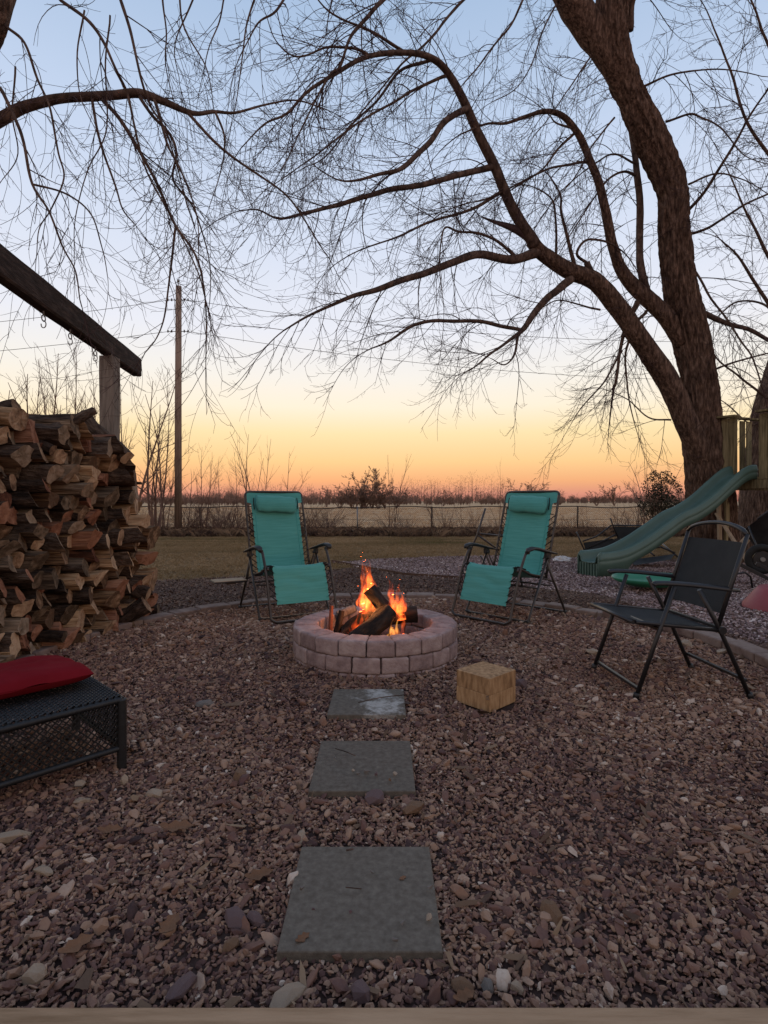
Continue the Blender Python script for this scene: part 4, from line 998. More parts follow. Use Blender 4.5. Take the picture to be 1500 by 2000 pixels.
# ------------------------------------------------------------------ black folding chair (right foreground)
fc = empty('folding_chair', (1.74, 3.42, 0), 0, 'black folding patio chair with dark sling seat, facing left toward the fire', 'folding chair')
def fl_(X, Y, Z): return Vector((X-1.74, Y-3.42, Z))
YN, YF = 3.14, 3.69
rod = .0115
for Yv, sk in ((YN, .03), (YF, 0.0)):
    b = MB(); b.tube([fl_(1.40+sk, Yv, 0), fl_(1.62+sk, Yv, .63)], rod*1.25, 8, flat=.9); b.build('leg', M['blackmetal'], fc)
    b = MB(); b.tube([fl_(2.05+sk, Yv, 0), fl_(1.89+sk, Yv, .36), fl_(1.86+sk, Yv, .42), fl_(1.76+sk, Yv, .615)], rod*1.25, 8, flat=.9); b.build('leg', M['blackmetal'], fc)
    b = MB()
    arm = crom([fl_(1.50+sk, Yv, .640), fl_(1.53+sk, Yv, .652), fl_(1.7+sk, Yv, .644), fl_(1.99+sk, Yv, .61)], 4)
    b.tube(arm, [.012]+[.017]*(len(arm)-2)+[.012], 8, flat=.6); b.build('armrest', M['blackmetal'], fc)
    b = MB(); b.tube([fl_(1.865+sk, Yv, .40), fl_(2.035+sk, Yv, .93)], rod*1.1, 8); b.build('back_post', M['blackmetal'], fc)
    b = MB(); b.tube([fl_(1.40+sk, Yv, .43), fl_(1.46+sk, Yv, .425), fl_(1.87+sk, Yv, .385)], rod, 8); b.build('seat_rail', M['blackmetal'], fc)
    for X in (1.40, 2.05):
        b = MB(); b.tube([fl_(X+sk, Yv, 0), fl_(X+sk+(.006 if X < 1.5 else -.006), Yv, .03)], .018, 8); b.build('foot_cap', M['black'], fc)
    b = MB(); b.tube([fl_(1.885+sk, Yv+.004, .385), fl_(1.885+sk, Yv-.02*(1 if Yv == YN else -1), .385)], .022, 10); b.build('hinge', M['blackmetal'], fc)
for (p, q, nm) in ((fl_(1.425, YF, .045), fl_(1.455, YN, .045), 'front_cross_bar'), (fl_(2.025, YF, .10), fl_(2.055, YN, .10), 'rear_cross_bar'),
                   (fl_(1.545, YF, .385), fl_(1.575, YN, .385), 'seat_cross_bar'), (fl_(1.865, YF, .40), fl_(1.9, YN, .40), 'rear_seat_bar')):
    b = MB(); b.bar(p, q, .022, .018, 0, .003); b.build(nm, M['blackmetal'], fc)
b = MB(); arc = []
for i in range(17):
    t = i/16; Y = YF+(YN-YF)*t; sk = .03*t; arc.append(fl_(2.03+sk+.02*math.sin(math.pi*t), Y, .925+.062*math.sin(math.pi*t)**.55))
b.tube(arc, .014, 8, flat=.75); b.build('handle_arc', M['blackmetal'], fc)
def sling(fn, name, nu=14, nv=10):
    b = MB(); b.grid(fn, nu, nv, 0, True); b.grid(lambda u, v: fn(u, v)+Vector((.0025, 0, -.0025)), nu, nv, 0, True, True)
    return b.build(name, M['sling'], fc)
sling(lambda u, v: fl_(1.895+.135*u+.03*(1-v), YN+.012+(YF-YN-.024)*v, .475+.405*u)+Vector((.022*math.sin(math.pi*v), 0, 0)), 'back_sling')
sling(lambda u, v: fl_(1.385+.48*u+.03*(1-v), YN+.012+(YF-YN-.024)*v, .433-.045*u+(.012*(1-min(1, u*8)) if u < .125 else 0))-Vector((0, 0, .028*math.sin(math.pi*v)*math.sin(math.pi*min(1, u+.08)))), 'seat_sling')
b = MB(); b.tube([fl_(1.385, YF, .43), fl_(1.415, YN, .43)], .012, 8); b.build('seat_front_tube', M['blackmetal'], fc)

# folding chair standing behind the right lounge chair
bc = empty('folding_chair', (1.42, 7.0, 0), 0, 'brown metal folding chair mostly hidden behind the right lounge chair', 'folding chair')
def seg(pts, r, nm, par, m='frame', org=Vector((0, 0, 0))):
    b = MB(); b.tube([Vector(p)-org for p in pts], r, 8); return b.build(nm, M[m], par)
og = Vector((1.42, 7.0, 0))
seg([P(948, 993, 7.0), P(932, 1045, 7.0), P(921, 1070, 7.0), P(912, 1100, 7.0)], .013, 'back_post', bc, 'frame', og)
seg([P(932, 1042, 7.0), P(985, 1047, 7.1)], .012, 'back_bar', bc, 'frame', og)
seg([P(933, 1045, 7.0), P(975, 1075, 7.0)], .012, 'side_brace', bc, 'frame', og)
seg([P(938, 1085, 7.0), P(952, 1110, 7.0), P(972, 1150, 7.0)], .012, 'leg', bc, 'frame', og)
seg([P(912, 1100, 7.0), P(905, 1151, 7.0)], .012, 'leg', bc, 'frame', og)
seg([P(985, 1047, 7.1), P(1010, 1090, 7.3), P(1020, 1145, 7.3)], .012, 'leg', bc, 'frame', og)
seg([P(1030, 996, 7.4), P(1010, 1050, 7.4), P(990, 1100, 7.4)], .012, 'back_post', bc, 'frame', og)
# ------------------------------------------------------------------ slide
sl0 = Vector((3.05, 8.27, 0)); dirs = Vector((.93, .36, 0)).normalized(); crs = Vector((.36, -.93, 0)).normalized()
sl = empty('play_slide', sl0, 0, 'dark green wavy plastic slide coming down from the play platform', 'slide')
path = [(0, .20), (.25, .205), (.55, .25), (.95, .40), (1.35, .60), (1.7, .78), (2.0, .88), (2.35, 1.05), (2.7, 1.28), (3.0, 1.47), (3.2, 1.55), (3.36, 1.565)]
cp = crom([(a, z, 0) for a, z in path], 6)
WSC = .82
sec = [(-.27, -.05), (-.27, .10), (-.262, .155), (-.245, .175), (-.225, .165), (-.205, .12), (-.19, .03), (-.16, .0), (0, -.008), (.16, .0), (.19, .03), (.205, .12), (.225, .165), (.245, .175), (.262, .155), (.27, .10), (.286, .085), (.270, .055), (.270, .02), (.286, .0), (.272, -.03), (.272, -.09)]
b = MB(); K = len(sec); vs = []
for i, p in enumerate(cp):
    t = i/(len(cp)-1); e_ = 1.0
    if p[0] < .09: e_ = .62+.38*math.sqrt(max(0, 1-(1-p[0]/.09)**2))
    hump = 1+.12*math.sin(p[0]*3.6)
    bl = min(1, max(0, (p[0]-.42)/.24)); bl = bl*bl*(3-2*bl)
    for q, (u, w) in enumerate(sec):
        u = u*WSC; w = w*.88
        if q in (0, K-1): w = (-p[1]+.0)*(1-bl)+w*bl
        vs.append(dirs*p[0]+crs*u+Vector((0, 0, p[1]+(w*e_ if w > .02 else w))))
fs = [(i*K+j, (i+1)*K+j, (i+1)*K+j+1, i*K+j+1) for i in range(len(cp)-1) for j in range(K-1)]
b.add(vs, fs, 0, True); o = b.build('chute', M['slide'], sl)
sd = o.modifiers.new('thickness', 'SOLIDIFY'); sd.thickness = .008
b = MB()                                             # moulded foot under the lower end
def quadbox(x0, x1, u, zt0, zt1):
    a_ = [dirs*x0+crs*u, dirs*x1+crs*u]; return a_
for u in (-.262*WSC, .262*WSC):
    b.tube([dirs*.002+crs*u+Vector((0, 0, z_)) for z_ in (0, .15, .29)]+[dirs*.02+crs*(u*.97)+Vector((0, 0, .325)), dirs*.06+crs*(u*.95)+Vector((0, 0, .36))], .013, 8)
    if False: b.add([dirs*.0+crs*(u-.008), dirs*.52+crs*(u-.008), dirs*.62+crs*(u-.008)+Vector((0, 0, .23)), dirs*.0+crs*(u-.008)+Vector((0, 0, .2)),
           dirs*.0+crs*(u+.008), dirs*.52+crs*(u+.008), dirs*.62+crs*(u+.008)+Vector((0, 0, .23)), dirs*.0+crs*(u+.008)+Vector((0, 0, .2))],
          [(0, 1, 2, 3), (7, 6, 5, 4), (0, 4, 5, 1), (3, 2, 6, 7), (0, 3, 7, 4), (1, 5, 6, 2)], 0)
b.build('foot_panel', M['slide'], sl)
for k in range(7):
    u = -.174+.058*k; b = MB(); b.bar(dirs*.012+crs*u, dirs*.012+crs*u+Vector((0, 0, .185)), .022, .03, 0, .005, up=crs); b.build('front_rib', M['slide'], sl)
b = MB(); b.bar(dirs*.03+crs*-.215+Vector((0, 0, .1)), dirs*.03+crs*.215+Vector((0, 0, .1)), .01, .19, 0); b.build('front_panel', M['slide'], sl)

# ------------------------------------------------------------------ play platform
pb = Vector((6.3, 9.6, 0)); pf = empty('play_platform', pb, 0, 'weathered wooden play fort platform with railing boards at the right edge', 'playset')
tp = Vector((6.16, 9.45, 0))                        # middle of the opening the slide hangs on
def pl(along, across, z): return tp+dirs*along+crs*across+Vector((0, 0, z))-pb
def board(a, c_, w, d, nm, m='playwood', up=None, bev=.004):
    b = MB(); b.bar(a, c_, w, d, 0, bev, up=up or crs); return b.build(nm, M[m], pf)
ZF = 1.50
for k in range(9): board(pl(.08+.145*k, -.37, ZF), pl(.08+.145*k, .72, ZF), .138, .03, 'floor_board', up=Vector((0, 0, 1)))
board(pl(-.0, -.40, ZF-.10), pl(-.0, .76, ZF-.10), .04, .15, 'front_joist', up=Vector((0, 0, 1)))
board(pl(-.02, .76, ZF-.10), pl(1.5, .76, ZF-.10), .04, .18, 'side_joist', up=Vector((0, 0, 1)))
board(pl(-.02, -.40, ZF-.10), pl(1.5, -.40, ZF-.10), .04, .18, 'side_joist', up=Vector((0, 0, 1)))
board(pl(.05, -.38, 0), pl(.05, -.38, 2.60), .09, .09, 'corner_post')
board(pl(.05, .72, 0), pl(.05, .72, 2.60), .09, .09, 'corner_post')
board(pl(1.45, .72, 0), pl(1.45, .72, 2.47), .09, .09, 'corner_post'); board(pl(1.45, -.38, 0), pl(1.45, -.38, 2.60), .09, .09, 'corner_post')
board(pl(-.02, -.35, ZF-.02), pl(-.02, -.35, 2.56), .025, .14, 'railing_board'); board(pl(-.025, -.19, ZF-.02), pl(-.025, -.19, 2.56), .02, .155, 'railing_board')
board(pl(-.02, .34, ZF-.02), pl(-.02, .34, 2.56), .025, .13, 'railing_board'); board(pl(-.02, .51, ZF-.02), pl(-.02, .51, 2.56), .025, .13, 'railing_board')
board(pl(-.02, .68, ZF-.02), pl(-.02, .68, 2.56), .025, .12, 'railing_board')
for k in (0, 2, 3, 5, 6, 7): board(pl(.16+.17*k, -.40, ZF-.02), pl(.16+.17*k, -.40, 2.56), .13, .022, 'railing_board')
for k in range(8): board(pl(.16+.17*k, .76, ZF-.02), pl(.16+.17*k, .76, 2.56), .13, .022, 'railing_board')
board(pl(-.05, -.46, 2.60), pl(-.05, -.09, 2.585), .13, .035, 'cap_rail', up=Vector((0, 0, 1))); board(pl(-.05, .26, 2.60), pl(-.05, .8, 2.60), .13, .035, 'cap_rail', up=Vector((0, 0, 1)))
board(pl(.02, .76, 2.605), pl(1.5, .76, 2.605), .11, .035, 'cap_rail', up=Vector((0, 0, 1))); board(pl(.02, -.40, 2.605), pl(1.5, -.40, 2.605), .11, .035, 'cap_rail', up=Vector((0, 0, 1)))
b = MB()
for k in range(9):
    b.bar(pl(.9, -.35+.1*k, ZF+.05), pl(.9, -.35+.1*k+.3, 2.4), .012, .035, up=dirs)
b.build('lattice_strips', M['playwood'], pf)
board(P(1403, 960, 9.75)-pb, P(1407, 1100, 9.75)-pb, .07, .045, 'pale_support', 'palewood')
board(P(1400, 1004, 9.6)-pb, P(1478, 1125, 8.6)-pb, .10, .03, 'pale_brace', 'palewood')
board(P(1470, 1040, 8.7)-pb, P(1430, 1085, 8.8)-pb, .13, .03, 'pale_brace', 'palewood')

# wheelbarrow leaning on its nose
wb = empty('wheelbarrow', (4.95, 7.2, 0), 0, 'dark wheelbarrow propped on end at the right edge, wheel toward the fire', 'wheelbarrow')
wo_ = Vector((4.95, 7.2, 0))
wc = P(1488, 1092, 7.1)-wo_
b = MB(); ax_ = Vector((-.35, -.93, 0)).normalized(); u1 = Vector((0, 0, 1)); u2 = ax_.cross(u1)
b.tube([wc+(u1*math.cos(a)+u2*math.sin(a))*.15 for a in [i*6.283/28 for i in range(28)]], .045, 10, closed=True); wh = b.build('wheel', M['tyre'], wb)
b = MB(); b.tube([wc-ax_*.03, wc+ax_*.03], .1, 20); b.build('rim', M['blackmetal'], wh); b = MB(); b.tube([wc-ax_*.06, wc+ax_*.06], .028, 12); b.build('hub', M['steel'], wh)
b = MB()
def tray(u, v):
    a = (v-.5)*2; w = .26+.1*u; return P(1500, 1030, 7.55)-wo_+Vector((a*w*.95+.02, -.42*u+.1+.06*a*a, .30-.1*a*a*(1+.8*u)+(-.62*(1-u)*(.4+.6*(1-a*a)))))
b.grid(tray, 10, 16, 0, True); b.grid(lambda u, v: tray(u, v)+Vector((0, .006, -.006)), 10, 16, 0, True, True); b.build('tray', M['tray'], wb)
b = MB(); b.tube([tray(1, j/16) for j in range(17)], .012, 6); b.build('tray_rim', M['tray'], wb)
for dx in (0, .28):
    b = MB(); b.bar(P(1440+dx*130, 1100, 6.9)-wo_, P(1540+dx*130, 1150, 6.7)-wo_, .035, .045, 0, .004); b.build('handle', M['blackmetal'], wb)
b = MB(); b.tube([P(1432, 1122, 7.0)-wo_, P(1455, 1118, 7.0)-wo_, P(1466, 1126, 7.0)-wo_, P(1470, 1150, 7.0)-wo_], .012, 8); b.build('stand_leg', M['blackmetal'], wb)
b = MB(); b.tube([P(1462, 1028, 7.4)-wo_, P(1485, 1085, 7.1)-wo_], .012, 8); b.build('tray_brace', M['blackmetal'], wb)
# red plastic saucer, green lid, white bags
def lathe(prof, name, m, loc, rot=(0, 0, 0), n=36, sx=1, sy_=1):
    b = MB(); b.grid(lambda u, v: (lambda i: Vector((prof[i][0]*math.cos(v*6.28319)*sx, prof[i][0]*math.sin(v*6.28319)*sy_, prof[i][1])))(round(u*(len(prof)-1))), len(prof)-1, n, 0, True)
    o = b.build(name, m, None, loc); o.rotation_euler = rot; return o
o = lathe([(.34, 0), (.335, .03), (.2, .2), (.185, .215), (.0, .22)], 'plastic_tub', M['red'], (4.12, 5.75, .01), (.02, -.04, 0))
tag(o, 'upturned red plastic tub on the gravel at the right edge', 'tub')
o = lathe([(.0, .02), (.30, .03), (.42, .07), (.46, .1), (.47, .09), (.43, .05), (.3, .0)], 'plastic_sled', M['green'], (3.35, 6.95, .07), (.06, .0, .1), 36, 1.05, .7)
tag(o, 'green plastic saucer lying behind the folding chair', 'saucer')
def crumple(name, p, sx, sy_, sz, seed, label):
    b = MB()
    def fn(u, v):
        a = v*6.283; t = u*math.pi/2; d = 1+.35*mnoise.noise((math.cos(a)*2+seed, math.sin(a)*2, u*4))+.2*mnoise.noise((math.cos(a)*6+seed, math.sin(a)*6, u*9))
        return Vector((sx*math.cos(a)*math.sin(t+.0001)*d, sy_*math.sin(a)*math.sin(t+.0001)*d, sz*math.cos(t)*d))
    b.grid(fn, 10, 26, 0, False); o = b.build(name, M['white'], None, p); return tag(o, label, 'bag', 'crumpled white bags by the slide')
p = on_ground(1098, 1096); crumple('plastic_bag', (p[0], p[1], .0), .17, .12, .09, 3, 'crumpled white plastic bag left of the slide foot')
p = on_ground(1128, 1112); 
# toppled outdoor chair behind the slide
tc_ = empty('toppled_chair', (3.9, 9.9, 0), 0, 'black mesh garden lounger lying collapsed behind the slide', 'fallen chair'); og = Vector((3.9, 9.9, 0))
def q_(px, py, Y=10.1): return P(px, py, Y)
for pts, nm in (([q_(1126, 1039), q_(1135, 1060), q_(1143, 1078)], 'frame_tube'), ([q_(1192, 1012), q_(1197, 1026), q_(1212, 1062)], 'frame_tube'), ([q_(1197, 1026), q_(1262, 1027), q_(1300, 1030)], 'frame_tube'),
                ([q_(1138, 1057), q_(1165, 1048), q_(1194, 1026)], 'frame_tube'), ([q_(1142, 1073), q_(1170, 1060), q_(1204, 1044)], 'frame_tube'), ([q_(1286, 1056, 10.3), q_(1324, 1088, 9.6)], 'leg'), ([q_(1240, 1092, 9.6), q_(1262, 1074, 9.8), q_(1290, 1068, 9.9), q_(1318, 1080, 9.7)], 'leg'), ([q_(1262, 1073, 9.8), q_(1278, 1085, 9.5)], 'frame_tube')):
    seg(pts, .016 if nm == 'leg' else .014, nm, tc_, 'blackmetal', og)
def panel(pts, nm, par, m, og, th=.012):
    a, b_, c_, d = [Vector(p)-og for p in pts]; mb = MB(); f = lambda u, v: a.lerp(b_, u).lerp(d.lerp(c_, u), v)+Vector((0, 0, -.03*math.sin(math.pi*u)*math.sin(math.pi*v)))
    mb.grid(f, 8, 6, 0, True); mb.grid(lambda u, v: f(u, v)+Vector((0, th, 0)), 8, 6, 0, True, True); return mb.build(nm, m, par)
panel([q_(1197, 1028), q_(1300, 1031), q_(1290, 1055), q_(1207, 1052)], 'mesh_panel', tc_, M['sling'], og)
panel([q_(1140, 1060), q_(1196, 1052), q_(1240, 1075), q_(1144, 1076)], 'mesh_panel', tc_, M['sling'], og)
panel([q_(1146, 1074, 10), q_(1208, 1050, 10), q_(1245, 1075, 10), q_(1180, 1092, 9.9)], 'mesh_panel', tc_, M['sling'], og)
panel([q_(1228, 1094, 9.6), q_(1318, 1082, 9.6), q_(1310, 1093, 9.3), q_(1240, 1104, 9.2)], 'mesh_panel', tc_, M['sling'], og)

# ------------------------------------------------------------------ utility pole, wires, fence
up_ = empty('utility_pole', (P(348, 1045, 22).x, 22, -.25), 0, 'tall plain wooden utility pole by the back fence', 'utility pole')
b = MB(); b.tube([(0, 0, 0), (0, 0, 5), (.02, 0, 9.9)], [.145, .13, .112], 16); b.build('pole_shaft', M['pole'], up_)
b = MB(); b.tube([(0, 0, 9.9), (0, 0, 10.12)], .018, 6); b.tube([(0, 0, 10.07), (0, 0, 10.17)], .05, 8); b.build('top_insulator', M['steel'], up_)
for zz in (9.35, 8.1):
    b = MB(); b.tube([(-.42, -.02, zz), (.42, -.02, zz)], .014, 6)
    for dx in (-.4, -.25, .25, .4): b.tube([(dx, -.02, zz-.04), (dx, -.02, zz+.06)], .028, 6)
    b.build('insulator_bar', M['rust'], up_)
def wire(a, b_, sag, label):
    b = MB(); a = Vector(a); b_ = Vector(b_); b.tube([a.lerp(b_, i/20)-Vector((0, 0, sag*4*(i/20)*(1-i/20))) for i in range(21)], .010, 4); o = b.build('power_line', M['rust'])
    return tag(o, label, 'wire', 'overhead wires on the utility pole')
x0 = P(348, 1045, 22).x
wire((x0-.4, 22, 9.1), (x0-38, 24, 9.0), 1.2, 'upper overhead wire running left from the utility pole')
wire((x0+.4, 22, 9.1), (x0+38, 26, 9.4), 1.2, 'upper overhead wire running right from the utility pole')
wire((x0-.4, 22, 7.85), (x0-38, 19, 5.8), 1.0, 'lower overhead wire running left from the utility pole')
wire((x0+.4, 22, 7.85), (x0+38, 26, 7.4), 1.2, 'lower overhead wire running right from the utility pole')
FY = 22.0
fn_ = empty('chain_link_fence', (0, FY, -.25), 0, 'old sagging chain link fence along the back of the yard', 'fence')
tops = []
xs = [-16, -13, -10.2, -7.3, -4.2, -1.05, 1.9, 4.9, 7.7, 10.8, 13.8, 17]
def ftop(x): return 1.12+.03*math.sin(x*1.9)-(.10 if -3.6 < x < -1.6 else 0)*math.sin((x+3.6)/2*math.pi)
for x in xs:
    b = MB(); b.tube([(x, 0, 0), (x+random.uniform(-.03, .03), 0, 1.14)], .028, 8); b.build('post', M['steel'] if x == -1.05 else M['rust'], fn_)
b = MB(); b.tube([(x, -.01, ftop(x)) for x in np.arange(-16, 17.1, .4)], .02, 6); b.build('top_rail', M['rust'], fn_)
b = MB(); b.tube([(x, -.01, .62+.02*math.sin(x*3)) for x in np.arange(-16, 17.1, .5)], .008, 4); b.build('tension_wire', M['rust'], fn_)
b = MB(); x = -16
while x < 17:
    for s in (1, -1):
        a_ = Vector((x, .01*s, .03)); c_ = Vector((x+s*1.05, .01*s, 1.09)); b.tube([a_, c_], .0026, 3, cap=False)
    x += .085
o = b.build('wire_mesh', M['rust'], fn_, kind='stuff')
# ------------------------------------------------------------------ trees
def tubes_np(polys, k=3):
    """polys: list of (pts (n,3), radii (n)); one vertex/face block, vectorised over lines of equal length"""
    groups = {}
    for p, r in polys: groups.setdefault(len(p), []).append((p, r))
    V, Fq = [], []; base = 0
    for n, g in groups.items():
        Pn = np.array([q[0] for q in g]); Rn = np.array([q[1] for q in g]); m = len(g)
        T = np.empty_like(Pn); T[:, 1:-1] = Pn[:, 2:]-Pn[:, :-2]; T[:, 0] = Pn[:, 1]-Pn[:, 0]; T[:, -1] = Pn[:, -1]-Pn[:, -2]
        T /= np.linalg.norm(T, axis=2, keepdims=True)+1e-9
        ref = np.where(np.abs(T[:, :1, 2:3]) < .8, np.array([0, 0, 1.]), np.array([1., 0, 0])); ref = np.repeat(ref, n, 1)
        U = np.cross(T, ref); U /= np.linalg.norm(U, axis=2, keepdims=True)+1e-9; W = np.cross(T, U)
        a = 2*np.pi*np.arange(k)/k
        ring = (U[:, :, None]*np.cos(a)[None, None, :, None]+W[:, :, None]*np.sin(a)[None, None, :, None])*Rn[:, :, None, None]+Pn[:, :, None]
        V.append(ring.reshape(-1, 3))
        i = np.arange(m)[:, None, None]*n*k; s = np.arange(n-1)[None, :, None]*k; j = np.arange(k)[None, None, :]; j2 = (j+1) % k
        q = np.stack([i+s+j, i+s+j2, i+s+k+j2, i+s+k+j], -1).reshape(-1, 4)+base; Fq.append(q); base += m*n*k
    return np.concatenate(V), np.concatenate(Fq)
def mesh_np(name, V, Fq, m):
    me = bpy.data.meshes.new(name); nv, nf = len(V), len(Fq)
    me.vertices.add(nv); me.vertices.foreach_set('co', V.astype(np.float32).ravel()); me.loops.add(nf*4); me.loops.foreach_set('vertex_index', Fq.astype(np.int32).ravel())
    me.polygons.add(nf); me.polygons.foreach_set('loop_start', np.arange(0, nf*4, 4, dtype=np.int32)); me.polygons.foreach_set('use_smooth', np.ones(nf, bool))
    me.update(calc_edges=True); me.materials.append(m); return me
tr_ = np.random.RandomState(5)
def grow(p0, d0, L, n, droop, lift, wig, rs=tr_):
    """a drooping shoot whose tip turns up again"""
    p = np.array(p0, float); d = np.array(d0, float); d /= np.linalg.norm(d); k0 = perp(d, rs)*rs.uniform(.1, .7)*(1 if wig > .1 else .35)/n; out = [p.copy()]; st = L/n; c = rs.normal(size=3)*wig*1.3
    for i in range(n):
        t = i/n; g = -droop*(1-t)+lift*max(0, t-.45)*2
        c = c*.88+rs.normal(size=3)*wig*.42
        d = d+np.array([0, 0, g])*st*2.2+c*st*3+k0; d /= np.linalg.norm(d); p = p+d*st; out.append(p.copy())
    return np.array(out)
def perp(d, rs=tr_):
    v = rs.normal(size=3); v -= d*v.dot(d); return v/(np.linalg.norm(v)+1e-9)
def tan_at(pl, i):
    a, b = max(0, i-1), min(len(pl)-1, i+1); d = pl[b]-pl[a]; return d/(np.linalg.norm(d)+1e-9)
def resample(pl, step):
    L = np.r_[0, np.cumsum(np.linalg.norm(np.diff(pl, axis=0), axis=1))]; n = max(2, int(L[-1]/step)+1); s = np.linspace(0, L[-1], n)
    return np.stack([np.interp(s, L, pl[:, k]) for k in range(3)], 1)

def trunkmesh(name, pts, radii, m, parent, k=56, step=.035, ridge=.03, org=None, flare=0):
    pl = np.array(crom(pts, 8)); Ls = np.r_[0, np.cumsum(np.linalg.norm(np.diff(pl, axis=0), axis=1))]
    rr0 = np.interp(np.linspace(0, 1, len(pl)), np.linspace(0, 1, len(radii)), radii)
    n = int(Ls[-1]/step); s = np.linspace(0, Ls[-1], n); C = np.stack([np.interp(s, Ls, pl[:, j]) for j in range(3)], 1); rr = np.interp(s, Ls, rr0)
    b = MB(); u = None; vs = []
    for i in range(n):
        t = Vector(tan_at(C, i)); 
        if u is None: u = t.orthogonal().normalized()
        u = (u-t*u.dot(t)).normalized(); w = t.cross(u)
        for j in range(k):
            a = 2*math.pi*j/k; ca, sa = math.cos(a), math.sin(a); rad = rr[i]
            q = Vector((ca*rad, sa*rad, s[i]))
            d1 = mnoise.noise(Vector((ca*rad*13+.4*math.sin(s[i]*3), sa*rad*13, s[i]*1.7))); d2 = mnoise.noise(Vector((ca*rad*28, sa*rad*28, s[i]*8))); lump = mnoise.noise(Vector((ca*1.2, sa*1.2, s[i]*1.1+3)))
            d = ridge*(.55-abs(d1)*1.9)*min(1, rad/.2)+ridge*.35*d2*min(1, rad/.2)+rad*.075*lump
            vs.append(Vector(C[i])+(u*ca+w*sa)*(rad+d))
    fs = [(i*k+j, i*k+(j+1) % k, (i+1)*k+(j+1) % k, (i+1)*k+j) for i in range(n-1) for j in range(k)]+[tuple(reversed(range(k))), tuple((n-1)*k+j for j in range(k))]
    o_ = Vector(org or (0, 0, 0)); b.add([v-o_ for v in vs], fs, 0, True); return b.build(name, m, parent)

def widths(px, Y): return px/2/F*Y
# ---- the big tree on the right
TO = Vector((P(1392, 1000, 10.2).x, 10.2, 0))
big = empty('big_tree', TO, 0, 'big bare maple tree at the right with a leaning trunk and arching limbs', 'tree')
tpx = [(1398, 1180, 10.2, 150), (1394, 1080, 10.2, 116), (1386, 950, 10.15, 98), (1372, 850, 10.1, 86), (1366, 750, 10.05, 80), (1348, 650, 10, 78), (1327, 550, 9.9, 72), (1317, 450, 9.8, 67), (1311, 370, 9.7, 66),
       (1284, 300, 9.6, 72), (1262, 250, 9.5, 70), (1238, 200, 9.4, 66), (1216, 150, 9.3, 66), (1198, 100, 9.2, 74), (1192, 50, 9.1, 76), (1200, -20, 9.0, 72), (1225, -120, 8.9, 60), (1230, -300, 8.8, 50)]
trunkmesh('trunk', [P(a, b_, Y) for a, b_, Y, w in tpx], [widths(w*.78, Y) for a, b_, Y, w in tpx], M['bark'], big, org=TO, ridge=.055, k=120, step=.03)
limbs = []                                        # (points, radii) of every traced limb, world space
def limb(tree, org, spec, m, w0, w1, name='limb', k=14, twigs=True, store=limbs, dens=1.0, thick=None):
    pts = [np.array(P(a, b_, Y)) for a, b_, Y in spec]; pl = np.array(crom(pts, 6)); n = len(pl); t = np.linspace(0, 1, n)
    ws = thick if thick else [w0, w1]; w = np.interp(t, np.linspace(0, 1, len(ws)), ws); rad = w*.72/2/F*pl[:, 1]
    for i in range(1, n-1): pl[i] += np.array([mnoise.noise(Vector(pl[i]*2.1)), mnoise.noise(Vector(pl[i]*2.1+7)), mnoise.noise(Vector(pl[i]*2.1+13))])*.018
    b = MB(); kk = k if w0 > 14 else (8 if w0 > 7 else 6)
    rr = [r*(1+.09*mnoise.noise(Vector((i*.7, r*50, spec[0][0])))) for i, r in enumerate(rad)]
    if w0 > 22: trunkmesh(name, [Vector(p) for p in pts], [np.interp(q, t, rad)*.97 for q in np.linspace(0, 1, max(6, len(pts)))], m, tree, k=28, step=.05, ridge=.02, org=org)
    else:
        b.tube([Vector(p)-org for p in pl], rr, kk); b.build(name, m, tree)
    if twigs: store.append((pl, rad, dens))
LB = M['limb']; BK = M['bark']
def BL(spec, w0, w1, **kw): limb(big, TO, spec, BK if w0 > 30 else LB, w0, w1, **kw)
BL([(1390, 930, 10.05), (1352, 850, 9.95), (1305, 745, 9.85), (1248, 660, 9.7), (1195, 585, 9.6), (1160, 548, 9.5), (1108, 527, 9.4), (1062, 497, 9.3), (1038, 470, 9.2)], 66, 38, thick=[70, 60, 54, 50, 46, 40, 36], dens=.35)
BL([(1045, 480, 9.2), (1000, 405, 9.0), (967, 327, 8.8), (933, 260, 8.6), (910, 205, 8.4), (877, 145, 8.2), (847, 116, 8.0), (800, 103, 7.8), (720, 110, 7.5), (650, 147, 7.2), (600, 180, 7.0), (560, 222, 6.8), (517, 242, 6.6), (470, 290, 6.4)], 30, 3, thick=[34, 27, 24, 20, 16, 12, 9, 6, 3])
BL([(722, 110, 7.5), (690, 95, 7.4), (640, 92, 7.3), (580, 110, 7.0), (540, 80, 6.8), (520, 30, 6.6)], 8, 2)
BL([(795, 104, 7.8), (740, 70, 7.6), (700, 50, 7.5), (640, 20, 7.3), (600, -30, 7.1)], 9, 3)
BL([(912, 212, 8.4), (873, 232, 8.2), (840, 277, 8.0), (810, 307, 7.8), (777, 332, 7.6), (740, 340, 7.5), (700, 350, 7.3), (665, 353, 7.1), (630, 335, 6.9), (600, 310, 6.8)], 16, 3, thick=[18, 15, 13, 8, 4, 2])
BL([(872, 148, 8.2), (820, 170, 8.0), (770, 200, 7.8), (700, 240, 7.6), (640, 285, 7.4), (580, 330, 7.2), (520, 370, 7.0)], 9, 2)
BL([(840, 118, 8.0), (780, 140, 8.2), (735, 200, 8.2), (680, 250, 8.1), (630, 310, 8.0), (590, 330, 8.0)], 9, 2)
BL([(965, 325, 8.8), (900, 341, 8.5), (833, 360, 8.2), (767, 370, 8.0), (700, 388, 7.7), (650, 404, 7.5), (600, 414, 7.2), (547, 426, 7.0), (505, 410, 6.8), (470, 412, 6.7)], 17, 3, thick=[18, 15, 14, 12, 9, 5, 3])
